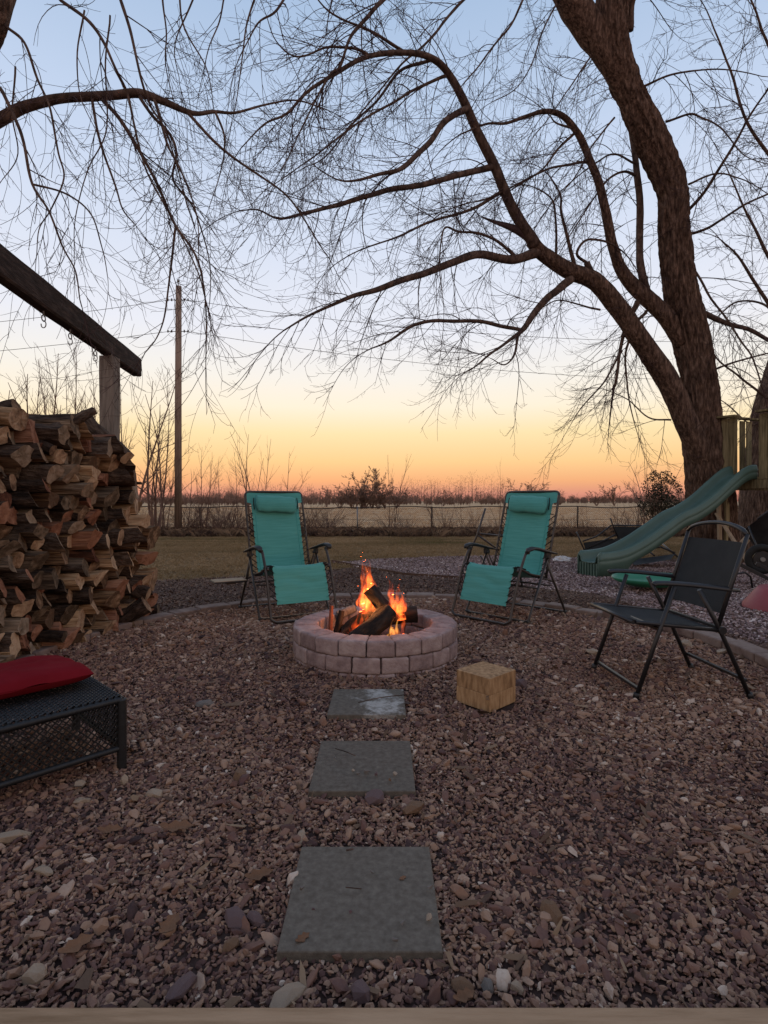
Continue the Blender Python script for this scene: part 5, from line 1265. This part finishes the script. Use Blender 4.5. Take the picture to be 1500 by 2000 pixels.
BL([(978, 376, 8.9), (917, 410, 8.7), (833, 437, 8.4), (770, 465, 8.2), (700, 490, 8.0), (650, 520, 7.8)], 10, 2)
BL([(1050, 492, 9.25), (1000, 507, 9.0), (935, 497, 8.7), (883, 513, 8.4), (833, 533, 8.2), (783, 548, 8.0), (733, 567, 7.8), (690, 578, 7.6), (650, 595, 7.4), (600, 618, 7.2), (555, 645, 7.0)], 24, 3, thick=[28, 22, 19, 17, 13, 8, 4])
BL([(1005, 500, 9.0), (967, 467, 8.8), (930, 455, 8.6), (895, 452, 8.5), (870, 445, 8.4), (862, 470, 8.3), (858, 530, 8.2), (866, 590, 8.1)], 9, 2)
BL([(1115, 545, 9.4), (1090, 565, 9.2), (1067, 583, 9.1), (1040, 616, 9.0), (1020, 645, 8.9), (1000, 662, 8.8), (960, 690, 8.6), (930, 715, 8.5), (905, 730, 8.4)], 20, 2, thick=[24, 20, 18, 14, 8, 5, 2])
BL([(1018, 645, 8.9), (980, 638, 8.7), (940, 628, 8.5), (890, 626, 8.3), (840, 627, 8.1), (800, 640, 8.0), (760, 665, 7.9), (720, 683, 7.8)], 12, 3, thick=[11, 11, 10, 8, 3])
BL([(1012, 655, 8.9), (1005, 690, 8.8), (985, 712, 8.7), (958, 700, 8.6)], 8, 2)
BL([(1175, 560, 9.5), (1160, 540, 9.45), (1146, 512, 9.4)], 22, 16, twigs=False)
BL([(1150, 515, 9.4), (1128, 497, 9.3), (1145, 470, 9.3), (1175, 470, 9.4), (1200, 480, 9.5)], 8, 5, dens=.5)
BL([(1125, 525, 9.4), (1110, 470, 9.3), (1097, 415, 9.3), (1095, 380, 9.2), (1070, 340, 9.0)], 12, 3)
BL([(1086, 500, 9.3), (1085, 430, 9.2), (1078, 390, 9.1), (1040, 365, 9.0), (1000, 360, 8.9)], 7, 2)
BL([(1335, 670, 10.0), (1302, 620, 9.95), (1269, 587, 9.95), (1240, 561, 9.95), (1212, 524, 9.9), (1196, 477, 9.8), (1185, 422, 9.7), (1170, 359, 9.6), (1152, 312, 9.5), (1133, 268, 9.4), (1111, 237, 9.3), (1088, 221, 9.2), (1060, 218, 9.1), (1023, 229, 8.9), (987, 241, 8.8), (950, 242, 8.6), (900, 262, 8.4)], 40, 3, thick=[50, 44, 28, 22, 19, 14, 8, 4])
BL([(1262, 575, 9.95), (1253, 530, 9.95), (1249, 495, 10.0), (1250, 403, 10.1), (1245, 348, 10.1), (1238, 290, 10.2), (1220, 200, 10.3), (1190, 100, 10.4)], 24, 8, thick=[26, 21, 19, 18, 16, 10, 7])
BL([(1115, 250, 9.3), (1085, 240, 9.2), (1072, 225, 9.2)], 7, 3)
BL([(1120, 262, 9.4), (1090, 290, 9.3), (1060, 330, 9.2), (1000, 370, 9.0), (960, 395, 8.8)], 8, 2)
BL([(1150, 315, 9.5), (1120, 320, 9.4), (1070, 330, 9.2), (1010, 360, 9.0), (960, 385, 8.8), (900, 400, 8.6), (850, 425, 8.4)], 8, 2)
BL([(1246, 345, 10.1), (1220, 335, 10.0), (1190, 350, 9.9), (1165, 380, 9.8), (1120, 450, 9.6), (1090, 500, 9.5)], 8, 2)
BL([(1242, 320, 10.1), (1200, 300, 10.1), (1160, 320, 10.0), (1100, 370, 9.8), (1060, 420, 9.6)], 6, 2)
BL([(1245, 590, 9.95), (1230, 620, 9.9), (1215, 660, 9.8), (1206, 720, 9.7), (1200, 755, 9.7)], 15, 4, thick=[16, 12, 8, 8], dens=.5)
BL([(1262, 608, 9.95), (1240, 635, 9.8), (1222, 690, 9.7), (1225, 760, 9.6), (1237, 818, 9.5)], 9, 3)
BL([(1215, 685, 9.7), (1180, 745, 9.5), (1140, 790, 9.3), (1120, 820, 9.2)], 6, 2)
BL([(1172, 605, 9.6), (1130, 595, 9.4), (1090, 586, 9.3), (1060, 600, 9.2)], 6, 2)
BL([(1365, 605, 10.0), (1400, 625, 9.9), (1430, 635, 9.8), (1463, 643, 9.7), (1500, 664, 9.6), (1560, 700, 9.5)], 14, 8, thick=[17, 13, 11, 9])
BL([(1350, 515, 9.9), (1375, 560, 9.8), (1395, 592, 9.7), (1427, 634, 9.6), (1450, 670, 9.5), (1470, 700, 9.4), (1490, 760, 9.3)], 7, 4)
BL([(1345, 410, 9.8), (1375, 375, 9.5), (1408, 323, 9.2), (1440, 270, 9.0), (1463, 227, 8.8), (1500, 176, 8.5), (1540, 120, 8.3)], 9, 4)
BL([(1345, 458, 9.8), (1380, 445, 9.6), (1408, 429, 9.4), (1455, 400, 9.2), (1510, 375, 9.0), (1560, 350, 8.9)], 8, 4)
BL([(1300, 238, 9.5), (1346, 222, 9.3), (1370, 230, 9.2), (1408, 250, 9.0), (1450, 300, 8.9), (1500, 320, 8.8)], 7, 2)
BL([(1255, 170, 9.4), (1300, 150, 9.2), (1353, 139, 9.0), (1427, 136, 8.8), (1500, 150, 8.6)], 7, 2)
BL([(1345, 360, 9.8), (1400, 340, 9.9), (1450, 350, 10.0), (1520, 390, 10.1)], 6, 2)
BL([(1400, 720, 10), (1440, 705, 10), (1500, 690, 9.9)], 6, 4)
BL([(1230, 60, 9.1), (1240, -10, 9.0), (1290, -60, 8.8), (1360, -80, 8.5), (1450, -60, 8.2), (1520, 0, 8.0)], 18, 6)
BL([(1222, 205, 9.4), (1190, 120, 9.2), (1155, 60, 9.15), (1122, 10, 9.05), (1085, -50, 8.9), (1000, -130, 8.6), (880, -160, 8.2), (760, -120, 7.8), (680, -60, 7.5)], 82, 10, thick=[30, 62, 82, 82, 66, 46, 28, 16, 9])
BL([(1030, -20, 8.9), (1000, 45, 8.8), (960, 95, 8.6), (925, 140, 8.5), (900, 170, 8.4)], 7, 3)
BL([(925, -20, 8.6), (870, 38, 8.4), (833, 83, 8.2), (780, 130, 8.0), (730, 190, 7.8), (690, 240, 7.6), (650, 300, 7.4)], 8, 2)
BL([(760, -15, 7.8), (735, 15, 7.6), (700, 52, 7.4), (683, 75, 7.3), (665, 130, 7.2), (640, 150, 7.1), (590, 250, 6.8), (550, 330, 6.6)], 12, 3)
BL([(560, -10, 6.8), (535, 25, 6.7), (505, 45, 6.6), (480, 90, 6.5), (455, 150, 6.4)], 7, 2)
BL([(1090, 0, 9), (1060, 60, 8.8), (1040, 120, 8.7), (1010, 170, 8.6), (960, 200, 8.5)], 5, 2)
BL([(1160, 100, 9.2), (1120, 160, 9), (1080, 220, 8.9), (1040, 270, 8.8)], 5, 2)
BL([(1200, 230, 9.4), (1160, 280, 9.2), (1120, 350, 9.1), (1075, 400, 9.0)], 6, 2)
BL([(1310, 820, 9.9), (1265, 815, 9.7), (1225, 780, 9.6), (1180, 760, 9.4)], 5, 2)

def foliage_of(store, sp1, sec_len, ter, parent, org, name, m, sidebias=None, r_t=.0030, quat=True, seedn=0, maxr=None, ylim=None):
    rs = np.random.RandomState(100+seedn); polys = []; second = []
    for pl, rad, dens in store:
        pr = resample(pl, sp1/dens); rr = np.interp(np.linspace(0, 1, len(pr)), np.linspace(0, 1, len(rad)), rad); N = len(pr)
        for i in range(1, N):
            if rs.rand() < .12: continue
            d = tan_at(pr, i); p = perp(d, rs); t = i/N
            dirv = d*(.45+.5*t)+p*.8+np.array([0, 0, -.12]); 
            if sidebias is not None: dirv = dirv+np.array(sidebias)*rs.uniform(0, 1)
            L = sec_len*rs.uniform(.45, 1.25)*(1.0-.3*t)*(.8 if rr[i] > .08 else 1)
            s = grow(pr[i], dirv, L, 14, rs.uniform(.1, 1.0), rs.uniform(.3, 1.7), .11, rs)
            r0 = min(rr[i]*.5, .0072*rs.uniform(.6, 1.4)*(L/1.4)**.6+.002); ra = np.linspace(r0, r_t, len(s))
            second.append((s, ra)); polys.append((s, ra))
        # the limb's own tip carries on as a shoot
        d = tan_at(pr, N-1); s = grow(pr[-1], d, sec_len*.8, 12, .5, .7, .09, rs); ra = np.linspace(rad[-1], r_t, len(s)); second.append((s, ra)); polys.append((s, ra))
    third = []
    for s, ra in second:
        L = np.linalg.norm(s[-1]-s[0]); n = max(2, int(L*ter))
        for q in range(n):
            f = rs.uniform(.12, .98)*(len(s)-1); i = int(f); base = s[i]+(s[min(i+1, len(s)-1)]-s[i])*(f-i); d = tan_at(s, i); p = perp(d, rs)
            L3 = rs.uniform(.14, .8)*(1.15-.5*f/len(s)); w = grow(base, d*.95+p*.62, L3, 8, rs.uniform(-.2, .8), rs.uniform(.3, 2.4), .22, rs)
            rb = min(ra[i]*.8, .0045); rw = np.linspace(rb, r_t*.8, len(w)); polys.append((w, rw)); third.append((w, rw))
    if quat:
        for w, rw in third:
            L = np.linalg.norm(w[-1]-w[0])
            for q in range(int(L*6+rs.rand())):
                i = rs.randint(1, len(w)); d = tan_at(w, i); p = perp(d, rs)
                v = grow(w[i], d*.8+p*.65+np.array([0, 0, .1]), rs.uniform(.05, .2), 4, 0, 2.4, .5, rs); polys.append((v, np.linspace(r_t*.85, r_t*.6, 5)))
    polys = [(a_, b_) for a_, b_ in polys if a_[:, 1].min() > 1.2]
    V, Fq = tubes_np(polys, 3); V = V-np.array(org); o = bpy.data.objects.new(name, mesh_np(name, V, Fq, m)); COL.objects.link(o); o.parent = parent; o['kind'] = 'stuff'
    o['label'] = 'fine bare twigs'; print(name, len(polys), len(Fq)*2); return o
foliage_of(limbs, .145, 1.4, 6.0, big, TO, 'twigs', M['twig'], sidebias=(-.25, -.1, .05), r_t=.0024)

# ---- the tree at the left whose limbs hang in from above
LO = Vector((-3.6, 5.2, 0)); left = empty('left_tree', LO, 0, 'bare maple whose arching limb and hanging branches enter at the top left', 'tree')
ll = []
trunkmesh('trunk', [Vector((-4.5, 5.0, 0)), Vector((-4.4, 5.0, 1.5)), Vector((-4.2, 4.9, 3.0)), Vector((-3.75, 4.6, 4.3)), P(-38, 45, 4.3), P(-14, -20, 4.3), P(-2, -90, 4.3), P(0, -220, 4.2)], [.34, .27, .24, .2, .15, .14, .13, .1], M['bark'], left, org=LO, k=40, step=.05)
def LL(spec, w0, w1, **kw): limb(left, LO, spec, LB, w0, w1, store=ll, **kw)
LL([(-320, 470, 4.9), (-200, 370, 4.85), (-90, 285, 4.8), (-5, 238, 4.7), (40, 212, 4.7), (80, 200, 4.7), (120, 192, 4.7), (180, 188, 4.7), (220, 186, 4.7), (272, 182, 4.7), (320, 198, 4.7), (360, 216, 4.75), (385, 222, 4.8), (420, 218, 4.9), (460, 220, 5.0), (520, 204, 5.2), (580, 196, 5.4), (640, 215, 5.5)], 40, 3, thick=[44, 36, 29, 24, 22, 22, 14, 8, 5, 3], dens=.8)
LL([(360, 216, 4.75), (400, 260, 4.8), (440, 296, 4.9), (500, 340, 5.0), (560, 384, 5.1), (600, 436, 5.2), (640, 500, 5.3)], 9, 3)
LL([(200, 194, 4.7), (232, 228, 4.6), (260, 272, 4.6), (288, 328, 4.6), (320, 388, 4.6), (344, 440, 4.6), (380, 496, 4.6), (396, 552, 4.6), (404, 620, 4.6), (402, 700, 4.6)], 11, 3)
LL([(272, 186, 4.7), (296, 224, 4.7), (332, 264, 4.8), (345, 300, 4.8), (340, 352, 4.8), (376, 400, 4.8), (395, 450, 4.9), (410, 520, 4.9), (408, 600, 4.9)], 9, 2)
LL([(300, 190, 4.7), (318, 250, 4.6), (330, 290, 4.6), (360, 350, 4.6), (385, 420, 4.6), (388, 500, 4.6)], 9, 2)
LL([(180, 190, 4.7), (190, 250, 4.6), (205, 310, 4.6), (225, 370, 4.6), (240, 410, 4.6), (265, 440, 4.7)], 8, 3)
LL([(420, 219, 4.9), (436, 260, 4.9), (437, 295, 4.9), (430, 330, 4.9), (410, 400, 4.9)], 7, 2)
LL([(0, 172, 4.2), (32, 236, 4.2), (48, 280, 4.2), (64, 360, 4.2), (96, 416, 4.2), (120, 480, 4.2), (148, 532, 4.2), (160, 600, 4.2)], 10, 3)
LL([(64, 360, 4.2), (132, 382, 4.3), (180, 420, 4.4), (200, 480, 4.5), (210, 540, 4.5)], 6, 2)
LL([(10, 50, 4.3), (48, 84, 4.3), (72, 152, 4.3), (100, 216, 4.3), (116, 300, 4.3), (125, 350, 4.3), (100, 410, 4.3), (75, 450, 4.3), (70, 510, 4.3)], 8, 2)
LL([(110, -10, 4.4), (168, 36, 4.4), (200, 80, 4.4), (224, 132, 4.4), (248, 180, 4.5), (262, 240, 4.5), (272, 296, 4.5), (288, 344, 4.5), (340, 430, 4.6), (385, 530, 4.6), (400, 580, 4.6)], 9, 3)
LL([(232, -10, 4.5), (252, 50, 4.5), (262, 92, 4.5), (276, 160, 4.5), (295, 210, 4.6), (320, 248, 4.6), (345, 320, 4.7), (372, 420, 4.7)], 9, 3)
LL([(344, 440, 4.6), (335, 520, 4.6), (322, 610, 4.6), (305, 660, 4.6), (280, 695, 4.6)], 7, 2)
LL([(318, -10, 4.9), (325, 60, 4.9), (322, 130, 5.0), (345, 220, 5.0)], 6, 2)
LL([(350, -10, 5.0), (362, 60, 5.0), (400, 130, 5.1), (415, 200, 5.2)], 6, 2)
LL([(380, -10, 5.2), (360, 40, 5.2), (342, 100, 5.2), (350, 160, 5.2)], 5, 2)
LL([(440, -10, 5.4), (430, 40, 5.4), (410, 90, 5.4), (395, 150, 5.5)], 5, 2)
LL([(500, -10, 5.6), (480, 60, 5.6), (470, 150, 5.6), (455, 230, 5.7)], 6, 2)
LL([(30, 130, 4.3), (25, 220, 4.3), (35, 300, 4.3), (5, 350, 4.3)], 5, 2)
LL([(165, 20, 4.4), (150, 100, 4.4), (155, 180, 4.4), (180, 240, 4.4)], 5, 2)
LL([(215, 30, 4.5), (205, 120, 4.5), (210, 250, 4.5), (170, 330, 4.5), (150, 420, 4.5), (145, 500, 4.5)], 5, 2)
foliage_of(ll, .155, .58, 7.0, left, LO, 'twigs', M['twig'], sidebias=(0, 0, -.6), r_t=.0020, seedn=3)

# ---- second trunk behind the play platform
T2 = Vector((P(1500, 1000, 12.2).x, 12.2, 0)); t2 = empty('far_right_tree', T2, 0, 'second bare tree trunk behind the play platform at the right edge', 'tree')
sp = [(1500, 1140, 12.2, 130), (1502, 1000, 12.2, 100), (1508, 900, 12.2, 90), (1520, 800, 12.2, 84), (1548, 700, 12.2, 74), (1570, 600, 12.2, 68), (1580, 450, 12, 62), (1590, 200, 12, 54)]
trunkmesh('trunk', [P(a, b_, Y) for a, b_, Y, w in sp], [widths(w, Y) for a, b_, Y, w in sp], M['bark'], t2, org=T2, k=40, step=.06)
l2 = []
for spec, w0, w1 in (([(1530, 640, 12), (1480, 560, 11.8), (1440, 500, 11.6), (1410, 470, 11.5)], 12, 3), ([(1545, 600, 12), (1500, 500, 11.8), (1460, 420, 11.6), (1420, 330, 11.5)], 12, 3),
                     ([(1500, 780, 12), (1450, 740, 11.9), (1400, 700, 11.8), (1380, 660, 11.8)], 7, 3), ([(1560, 450, 12), (1520, 330, 12), (1460, 240, 11.8), (1420, 120, 11.6), (1380, 20, 11.4)], 12, 3),
                     ([(1570, 300, 12), (1530, 180, 12), (1490, 60, 11.8), (1450, -40, 11.6)], 12, 3), ([(1505, 800, 12), (1470, 830, 12.1), (1420, 790, 12.2)], 6, 3), ([(1530, 660, 12), (1500, 600, 12.4), (1440, 590, 12.6), (1400, 620, 12.8)], 8, 3)):
    limb(t2, T2, spec, LB, w0, w1, store=l2)
foliage_of(l2, .2, 1.3, 5.5, t2, T2, 'twigs', M['twig'], sidebias=(-.2, 0, .1), r_t=.0042, seedn=4)

# ---- bare trees and saplings further off (shape library, then copies)
def bare(seed, H, stems, spread, r0, crown=1.0, lvl=3, sides=4, lean=.15, fine=.35, minr=.003, m=None, sliv=0):
    m = m or M['saps']
    rs = np.random.RandomState(seed); polys = []; trunks = []
    for s_ in range(stems):
        a = rs.uniform(0, 6.28); d = np.array([math.cos(a)*spread*(s_ > 0 or stems > 1), math.sin(a)*spread*(s_ > 0 or stems > 1), 1.0])
        h = H*(1 if s_ == 0 else rs.uniform(.6, 1)); st = grow([rs.normal()*.06*(stems > 1), rs.normal()*.06*(stems > 1), 0], d, h, 16, -.08, .25/h*2, lean/h, rs)
        ra = np.linspace(r0*(1 if s_ == 0 else .7), .006*H/4, 17); trunks.append((st, ra))
        cur = [(st, ra, h)]
        for l in range(lvl):
            nx = []
            for (pl, rr, L) in cur:
                n = int((9 if l == 0 else 6)*crown*(1.3 if l == 0 else 1))
                for q in range(n):
                    f = rs.uniform(.22 if l == 0 else .15, .97); i = int(f*(len(pl)-1)); dd = tan_at(pl, i); p = perp(dd, rs)
                    L2 = L*rs.uniform(.22, .5)*(1.1-.6*f)*(1 if l == 0 else .85)
                    if L2 < .12: continue
                    w = grow(pl[i], dd*.9+p*.75+np.array([0, 0, .2]), L2, 5, 0, .5/max(L2, .3)*.4, .1, rs)
                    rb = rr[i]*.6; ww = (w, np.linspace(max(rb, minr*1.3), max(minr*H/4, rb*.25), 6)); polys.append(ww); nx.append((ww[0], ww[1], L2))
            cur = nx
    V1, F1 = tubes_np(trunks, 8); 
    if sliv:
        ends = [q[0][-1] for q in polys]
        for q in range(sliv):
            e = ends[rs.randint(len(ends))]+rs.normal(size=3)*.12*H/4; dv = rs.normal(size=3)+np.array([0, 0, .8]); polys.append((np.linspace(e, e+dv*.07*H, 6), np.full(6, minr)))
    V2, F2 = tubes_np(polys, 3)
    return mesh_np('trunk', V1, F1, m), mesh_np('crown', V2, F2, m)
lib = {'tree': [bare(1, 5, 6, .26, .04, .8, 3), bare(2, 5, 3, .2, .05, .9, 3)], 'poplar': [bare(5, 6, 3, .07, .05, .9, 2), bare(6, 6, 4, .06, .05, .8, 2)],
       'sap': [bare(9, 2.4, 4, .22, .018, .7, 2), bare(10, 2.4, 3, .3, .018, .6, 2), bare(11, 2.2, 6, .35, .014, .5, 2)], 'shrub': [bare(14, 1.3, 9, .6, .012, .6, 2), bare(15, 1.3, 11, .5, .012, .6, 2)],
       'fartree': [bare(20, 6, 3, .22, .12, 1.25, 3, minr=.016, m=M['farbark']), bare(21, 6, 7, .5, .09, 1.0, 3, minr=.016, m=M['farbark'])]}
def plant(kind, v, name, px, Y, H0, H, label, cat, group, rz=None, zb=-.27, sx=1.0):
    x = (px-CX)/F*Y; e = empty(name, (x, Y, zb), rz if rz is not None else random.uniform(0, 6.28), label, cat, group); s = H/H0; e.scale = (s*sx, s*sx, s)
    a, b_ = lib[kind][v % len(lib[kind])]
    for nm, me in (('trunk', a), ('crown', b_)):
        o = bpy.data.objects.new(nm, me); COL.objects.link(o); o.parent = e
        if nm == 'crown': o['kind'] = 'stuff'
    return e
def Hof(py, Y, zb=-.27): return HC-(py-HY)*Y/F-zb
G1 = 'bare trees beyond the fence at the left'
for i, (px, top, Y, kd, v, lb, sx) in enumerate([
    (305, 745, 21.0, 'tree', 0, 'wide multi-stemmed bare tree between the woodpile and the utility pole', 1.15), (322, 850, 21.6, 'tree', 1, 'thicker dark stemmed small tree just left of the utility pole', .8),
    (262, 690, 30, 'tree', 1, 'bare tree showing just right of the swing post', .8),
    (108, 690, 34, 'tree', 1, 'tall thin bare tree over the woodpile, left of the swing post', .8), (145, 670, 33, 'tree', 0, 'pale bare tree close to the left of the swing post', .7),
    (60, 735, 36, 'poplar', 0, 'upright clump of bare stems over the woodpile', 1.3), (40, 760, 37, 'poplar', 1, 'lower clump of bare stems behind the woodpile, left part', 1.3), (85, 725, 36, 'poplar', 1, 'tallest upright clump of bare stems over the woodpile', 1.1),
    (2, 700, 35, 'poplar', 0, 'bare stems at the far left picture edge above the woodpile', 1.1), (178, 745, 35, 'tree', 0, 'faint bare tree immediately left of the swing post', .8),
    (398, 872, 24, 'tree', 0, 'pink lit bare sapling right of the utility pole', .8), (380, 905, 24, 'sap', 0, 'low sapling clump against the right side of the utility pole', 1.0), (424, 915, 25, 'sap', 1, 'low sapling clump midway between the pole and the left chair', 1.1),
    (450, 930, 25, 'sap', 2, 'thin sapling clump just left of the left lounge chair', 1.1)]):
    H0 = {'tree': 5, 'poplar': 6, 'sap': 2.4, 'shrub': 1.3}[kd]; plant(kd, v, 'bare_tree' if kd != 'sap' else 'sapling', px, Y, H0, Hof(top, Y), lb, 'tree' if kd != 'sap' else 'sapling', G1, sx=sx)
G2 = 'saplings growing along the fence'
for i, (px, top, lb, v, sx) in enumerate([
    (492, 848, 'tall forked sapling rising behind the left lounge chair headrest', 1, .7), (505, 838, 'tallest sapling above the left lounge chair', 0, .6), (548, 888, 'slender sapling above the right corner of the left lounge chair', 1, .7),
    (466, 880, 'thin sapling left of the left lounge chair top', 1, .5), (570, 930, 'leaning sapling right of the left lounge chair', 2, .8), (640, 975, 'short sapling on the fence right of the left lounge chair', 0, .8),
    (768, 880, 'tall thin sapling by the fence above the flames', 0, .5), (700, 985, 'short stem on the fence left of the flames', 1, .6), (760, 965, 'sapling clump on the fence right of the flames', 2, .8),
    (846, 955, 'dark forked sapling on the fence midway between the chairs', 0, .9), (872, 948, 'sapling with brush at the fence between the chairs', 2, .9), (905, 965, 'thin sapling on the fence left of the right chair', 1, .6),
    (930, 975, 'short sapling on the fence near the hidden folding chair', 0, .6), (973, 905, 'tall straight sapling just left of the right lounge chair', 1, .35), (1000, 960, 'sapling behind the right lounge chair', 0, .7),
    (1120, 965, 'leaning stem on the fence right of the right lounge chair', 1, .6), (1150, 970, 'pair of thin stems on the fence beyond the toppled chair', 1, .6), (1210, 955, 'bushy sapling on the fence above the slide foot', 2, .9),
    (1245, 935, 'dense sapling on the fence left of the dark shrub', 2, .9), (1275, 890, 'tall sapling beside the dark shrub', 0, .9), (1318, 870, 'sapling between the dark shrub and the big tree', 2, 1.0), (1235, 975, 'low sapling under the dark shrub', 2, 1.0)]):
    plant('sap', v, 'sapling', px, 22.3+random.uniform(-.4, 1.2), 2.35, Hof(top, 22.5), lb, 'sapling', G2, sx=sx*1.3)
BV, BF = [], []; nb_ = 0; rs = np.random.RandomState(77)
for i in range(110):
    px = 290+i*10+rs.uniform(-9, 9); Y = 21.9+rs.uniform(-.3, 1.0); t = rs.uniform(.45, 1.3)*(1.4 if px < 640 else .95)*(1.2 if rs.rand() < .15 else 1); me = lib['shrub'][i % 2]
    for q in me:
        co = np.empty(len(q.vertices)*3, np.float32); q.vertices.foreach_get('co', co); co = co.reshape(-1, 3)*t/1.3; a_ = rs.uniform(0, 6.28)
        x = co[:, 0]*math.cos(a_)-co[:, 1]*math.sin(a_); y = co[:, 0]*math.sin(a_)+co[:, 1]*math.cos(a_)
        fc_ = np.empty(len(q.polygons)*4, np.int32); q.polygons.foreach_get('vertices', fc_)
        BV.append(np.stack([x*1.25+(px-CX)/F*Y, y+Y, co[:, 2]-.27], 1)); BF.append(fc_.reshape(-1, 4)+nb_); nb_ += len(co)
o = bpy.data.objects.new('brush', mesh_np('brush', np.concatenate(BV), np.concatenate(BF), M['saps'])); COL.objects.link(o); o['kind'] = 'stuff'; o['label'] = 'tangled bare brush along the whole fence line'
# dense dark shrub left of the big tree
ds = empty('dark_shrub', (P(1290, 960, 18).x, 18, -.2), 0, 'dark leafy evergreen shrub left of the big tree trunk', 'shrub')
for k, me in enumerate(bare(31, 2.3, 9, .35, .03, 1.0, 3)):
    o = bpy.data.objects.new(['stems', 'branches'][k], me); COL.objects.link(o); o.parent = ds
    if k: o['kind'] = 'stuff'
M['darkleaf'] = mat('dark_leaf', [(.02, .018, .01), (.05, .04, .02)], 3, .8, 0)
rs = np.random.RandomState(8); n = 6000; u = rs.normal(size=(n, 3)); u /= np.linalg.norm(u, axis=1)[:, None]; rr = rs.rand(n)**.4
C = np.stack([u[:, 0]*.72*rr, u[:, 1]*.6*rr, 1.35+u[:, 2]*1.0*rr], 1); lump = np.array([mnoise.noise(Vector(c*2.3)) for c in C]); C = C[lump > -.08]; n = len(C)
A_ = rs.normal(size=(n, 3)); A_ /= np.linalg.norm(A_, axis=1)[:, None]; B_ = np.cross(A_, rs.normal(size=(n, 3))); B_ /= np.linalg.norm(B_, axis=1)[:, None]; sz = rs.uniform(.02, .05, n)[:, None]
V = np.stack([C-A_*sz, C-B_*sz*.5, C+A_*sz, C+B_*sz*.5], 1).reshape(-1, 3); Fq = np.arange(n*4).reshape(-1, 4)
o = bpy.data.objects.new('leaves', mesh_np('leaves', V, Fq, M['darkleaf'])); COL.objects.link(o); o.parent = ds; o['kind'] = 'stuff'
# mid distance clump and treeline
for i, (px, top, Y, v, lb, sx) in enumerate([
    (728, 914, 95, 0, 'tallest bare tree of the thicket in the field above the flames', 1.3), (706, 918, 96, 1, 'second tall bare tree in the thicket above the flames', 1.2), (688, 938, 95, 1, 'lower tree left in the field thicket', 1.5), (664, 946, 97, 1, 'small tree at the left end of the field thicket', 1.5),
    (752, 930, 95, 1, 'small tree at the right of the field thicket', 1.2), (638, 955, 120, 0, 'lone small tree left of the field thicket', 1.2), (774, 952, 96, 1, 'low tree at the right foot of the field thicket', 1.8),
    (714, 946, 94, 1, 'low bushy tree in the middle of the field thicket', 2.2), (695, 955, 94, 0, 'lowest bush in front of the field thicket', 2.2), (740, 950, 94, 1, 'wide low bush right of the middle of the field thicket', 2.2), (1032, 932, 150, 1, 'round topped bare tree left of the right chair headrest', 1.5), (1200, 938, 150, 1, 'round bare tree on the horizon right of the right chair', 1.2),
    (1165, 952, 150, 1, 'low wide tree on the horizon right of the right chair', 1.6), (866, 952, 140, 1, 'bushy bare tree on the horizon between the chairs', 1.3)]):
    plant('fartree', v, 'bare_tree', px, Y, 6, Hof(top, Y), lb, 'tree', 'bare trees standing out in the far field', sx=sx)
def treeline(name, Y, x0, x1, n, h0, h1, seed, label):
    rs = np.random.RandomState(seed); V = []; Fs = []; b = 0
    for i in range(n):
        x = rs.uniform(x0, x1); y = Y+rs.uniform(-10, 25); w = rs.uniform(.0, 1); h = h0+(h1-h0)*rs.rand()**2.2*max(.15, .8+1.5*mnoise.noise(Vector((x*.012, seed, 0))))
        m = 80; q = rs.normal(size=(m, 3)); cz = -.3+h*rs.beta(1.7, 1.6, m); wd = h*.30*np.sqrt(np.clip(1-((cz+.3)/h-.5)**2*3.6, .05, 1)); cx = x+q[:, 0]*wd*.6; cy = y+q[:, 1]*wd*.6
        s = rs.uniform(.1, .32, m); a = rs.uniform(-.9, .9, m)                 # twiggy slivers
        ux, uz = np.sin(a)*s*3.2, np.cos(a)*s*3.2; t = .045
        for k in range(m):
            V += [(cx[k]-t, cy[k], cz[k]), (cx[k]+t, cy[k], cz[k]), (cx[k]+ux[k]+t*.5, cy[k]+.4*q[k, 2], cz[k]+uz[k]), (cx[k]+ux[k]-t*.5, cy[k]+.4*q[k, 2], cz[k]+uz[k])]
        V += [(x-.12, y, -.4), (x+.12, y, -.4), (x+.04, y, h*.8), (x-.04, y, h*.8)]
        Fs += [(b+4*k, b+4*k+1, b+4*k+2, b+4*k+3) for k in range(m+1)]; b += 4*(m+1)
    V = np.array(V); V[:, 2] = np.maximum(V[:, 2], -.4)
    o = bpy.data.objects.new(name, mesh_np(name, V, np.array(Fs), M['farbark'])); COL.objects.link(o); o['kind'] = 'stuff'; o['label'] = label
treeline('treeline', 300, -330, 330, 1900, 2.2, 13, 1, 'far off bare woodland along the horizon')
treeline('hedgerow', 190, -170, 60, 420, 1.2, 4.5, 2, 'low brushy hedgerow across the far field')
print('logs', nlog, 'objects', len(bpy.data.objects))
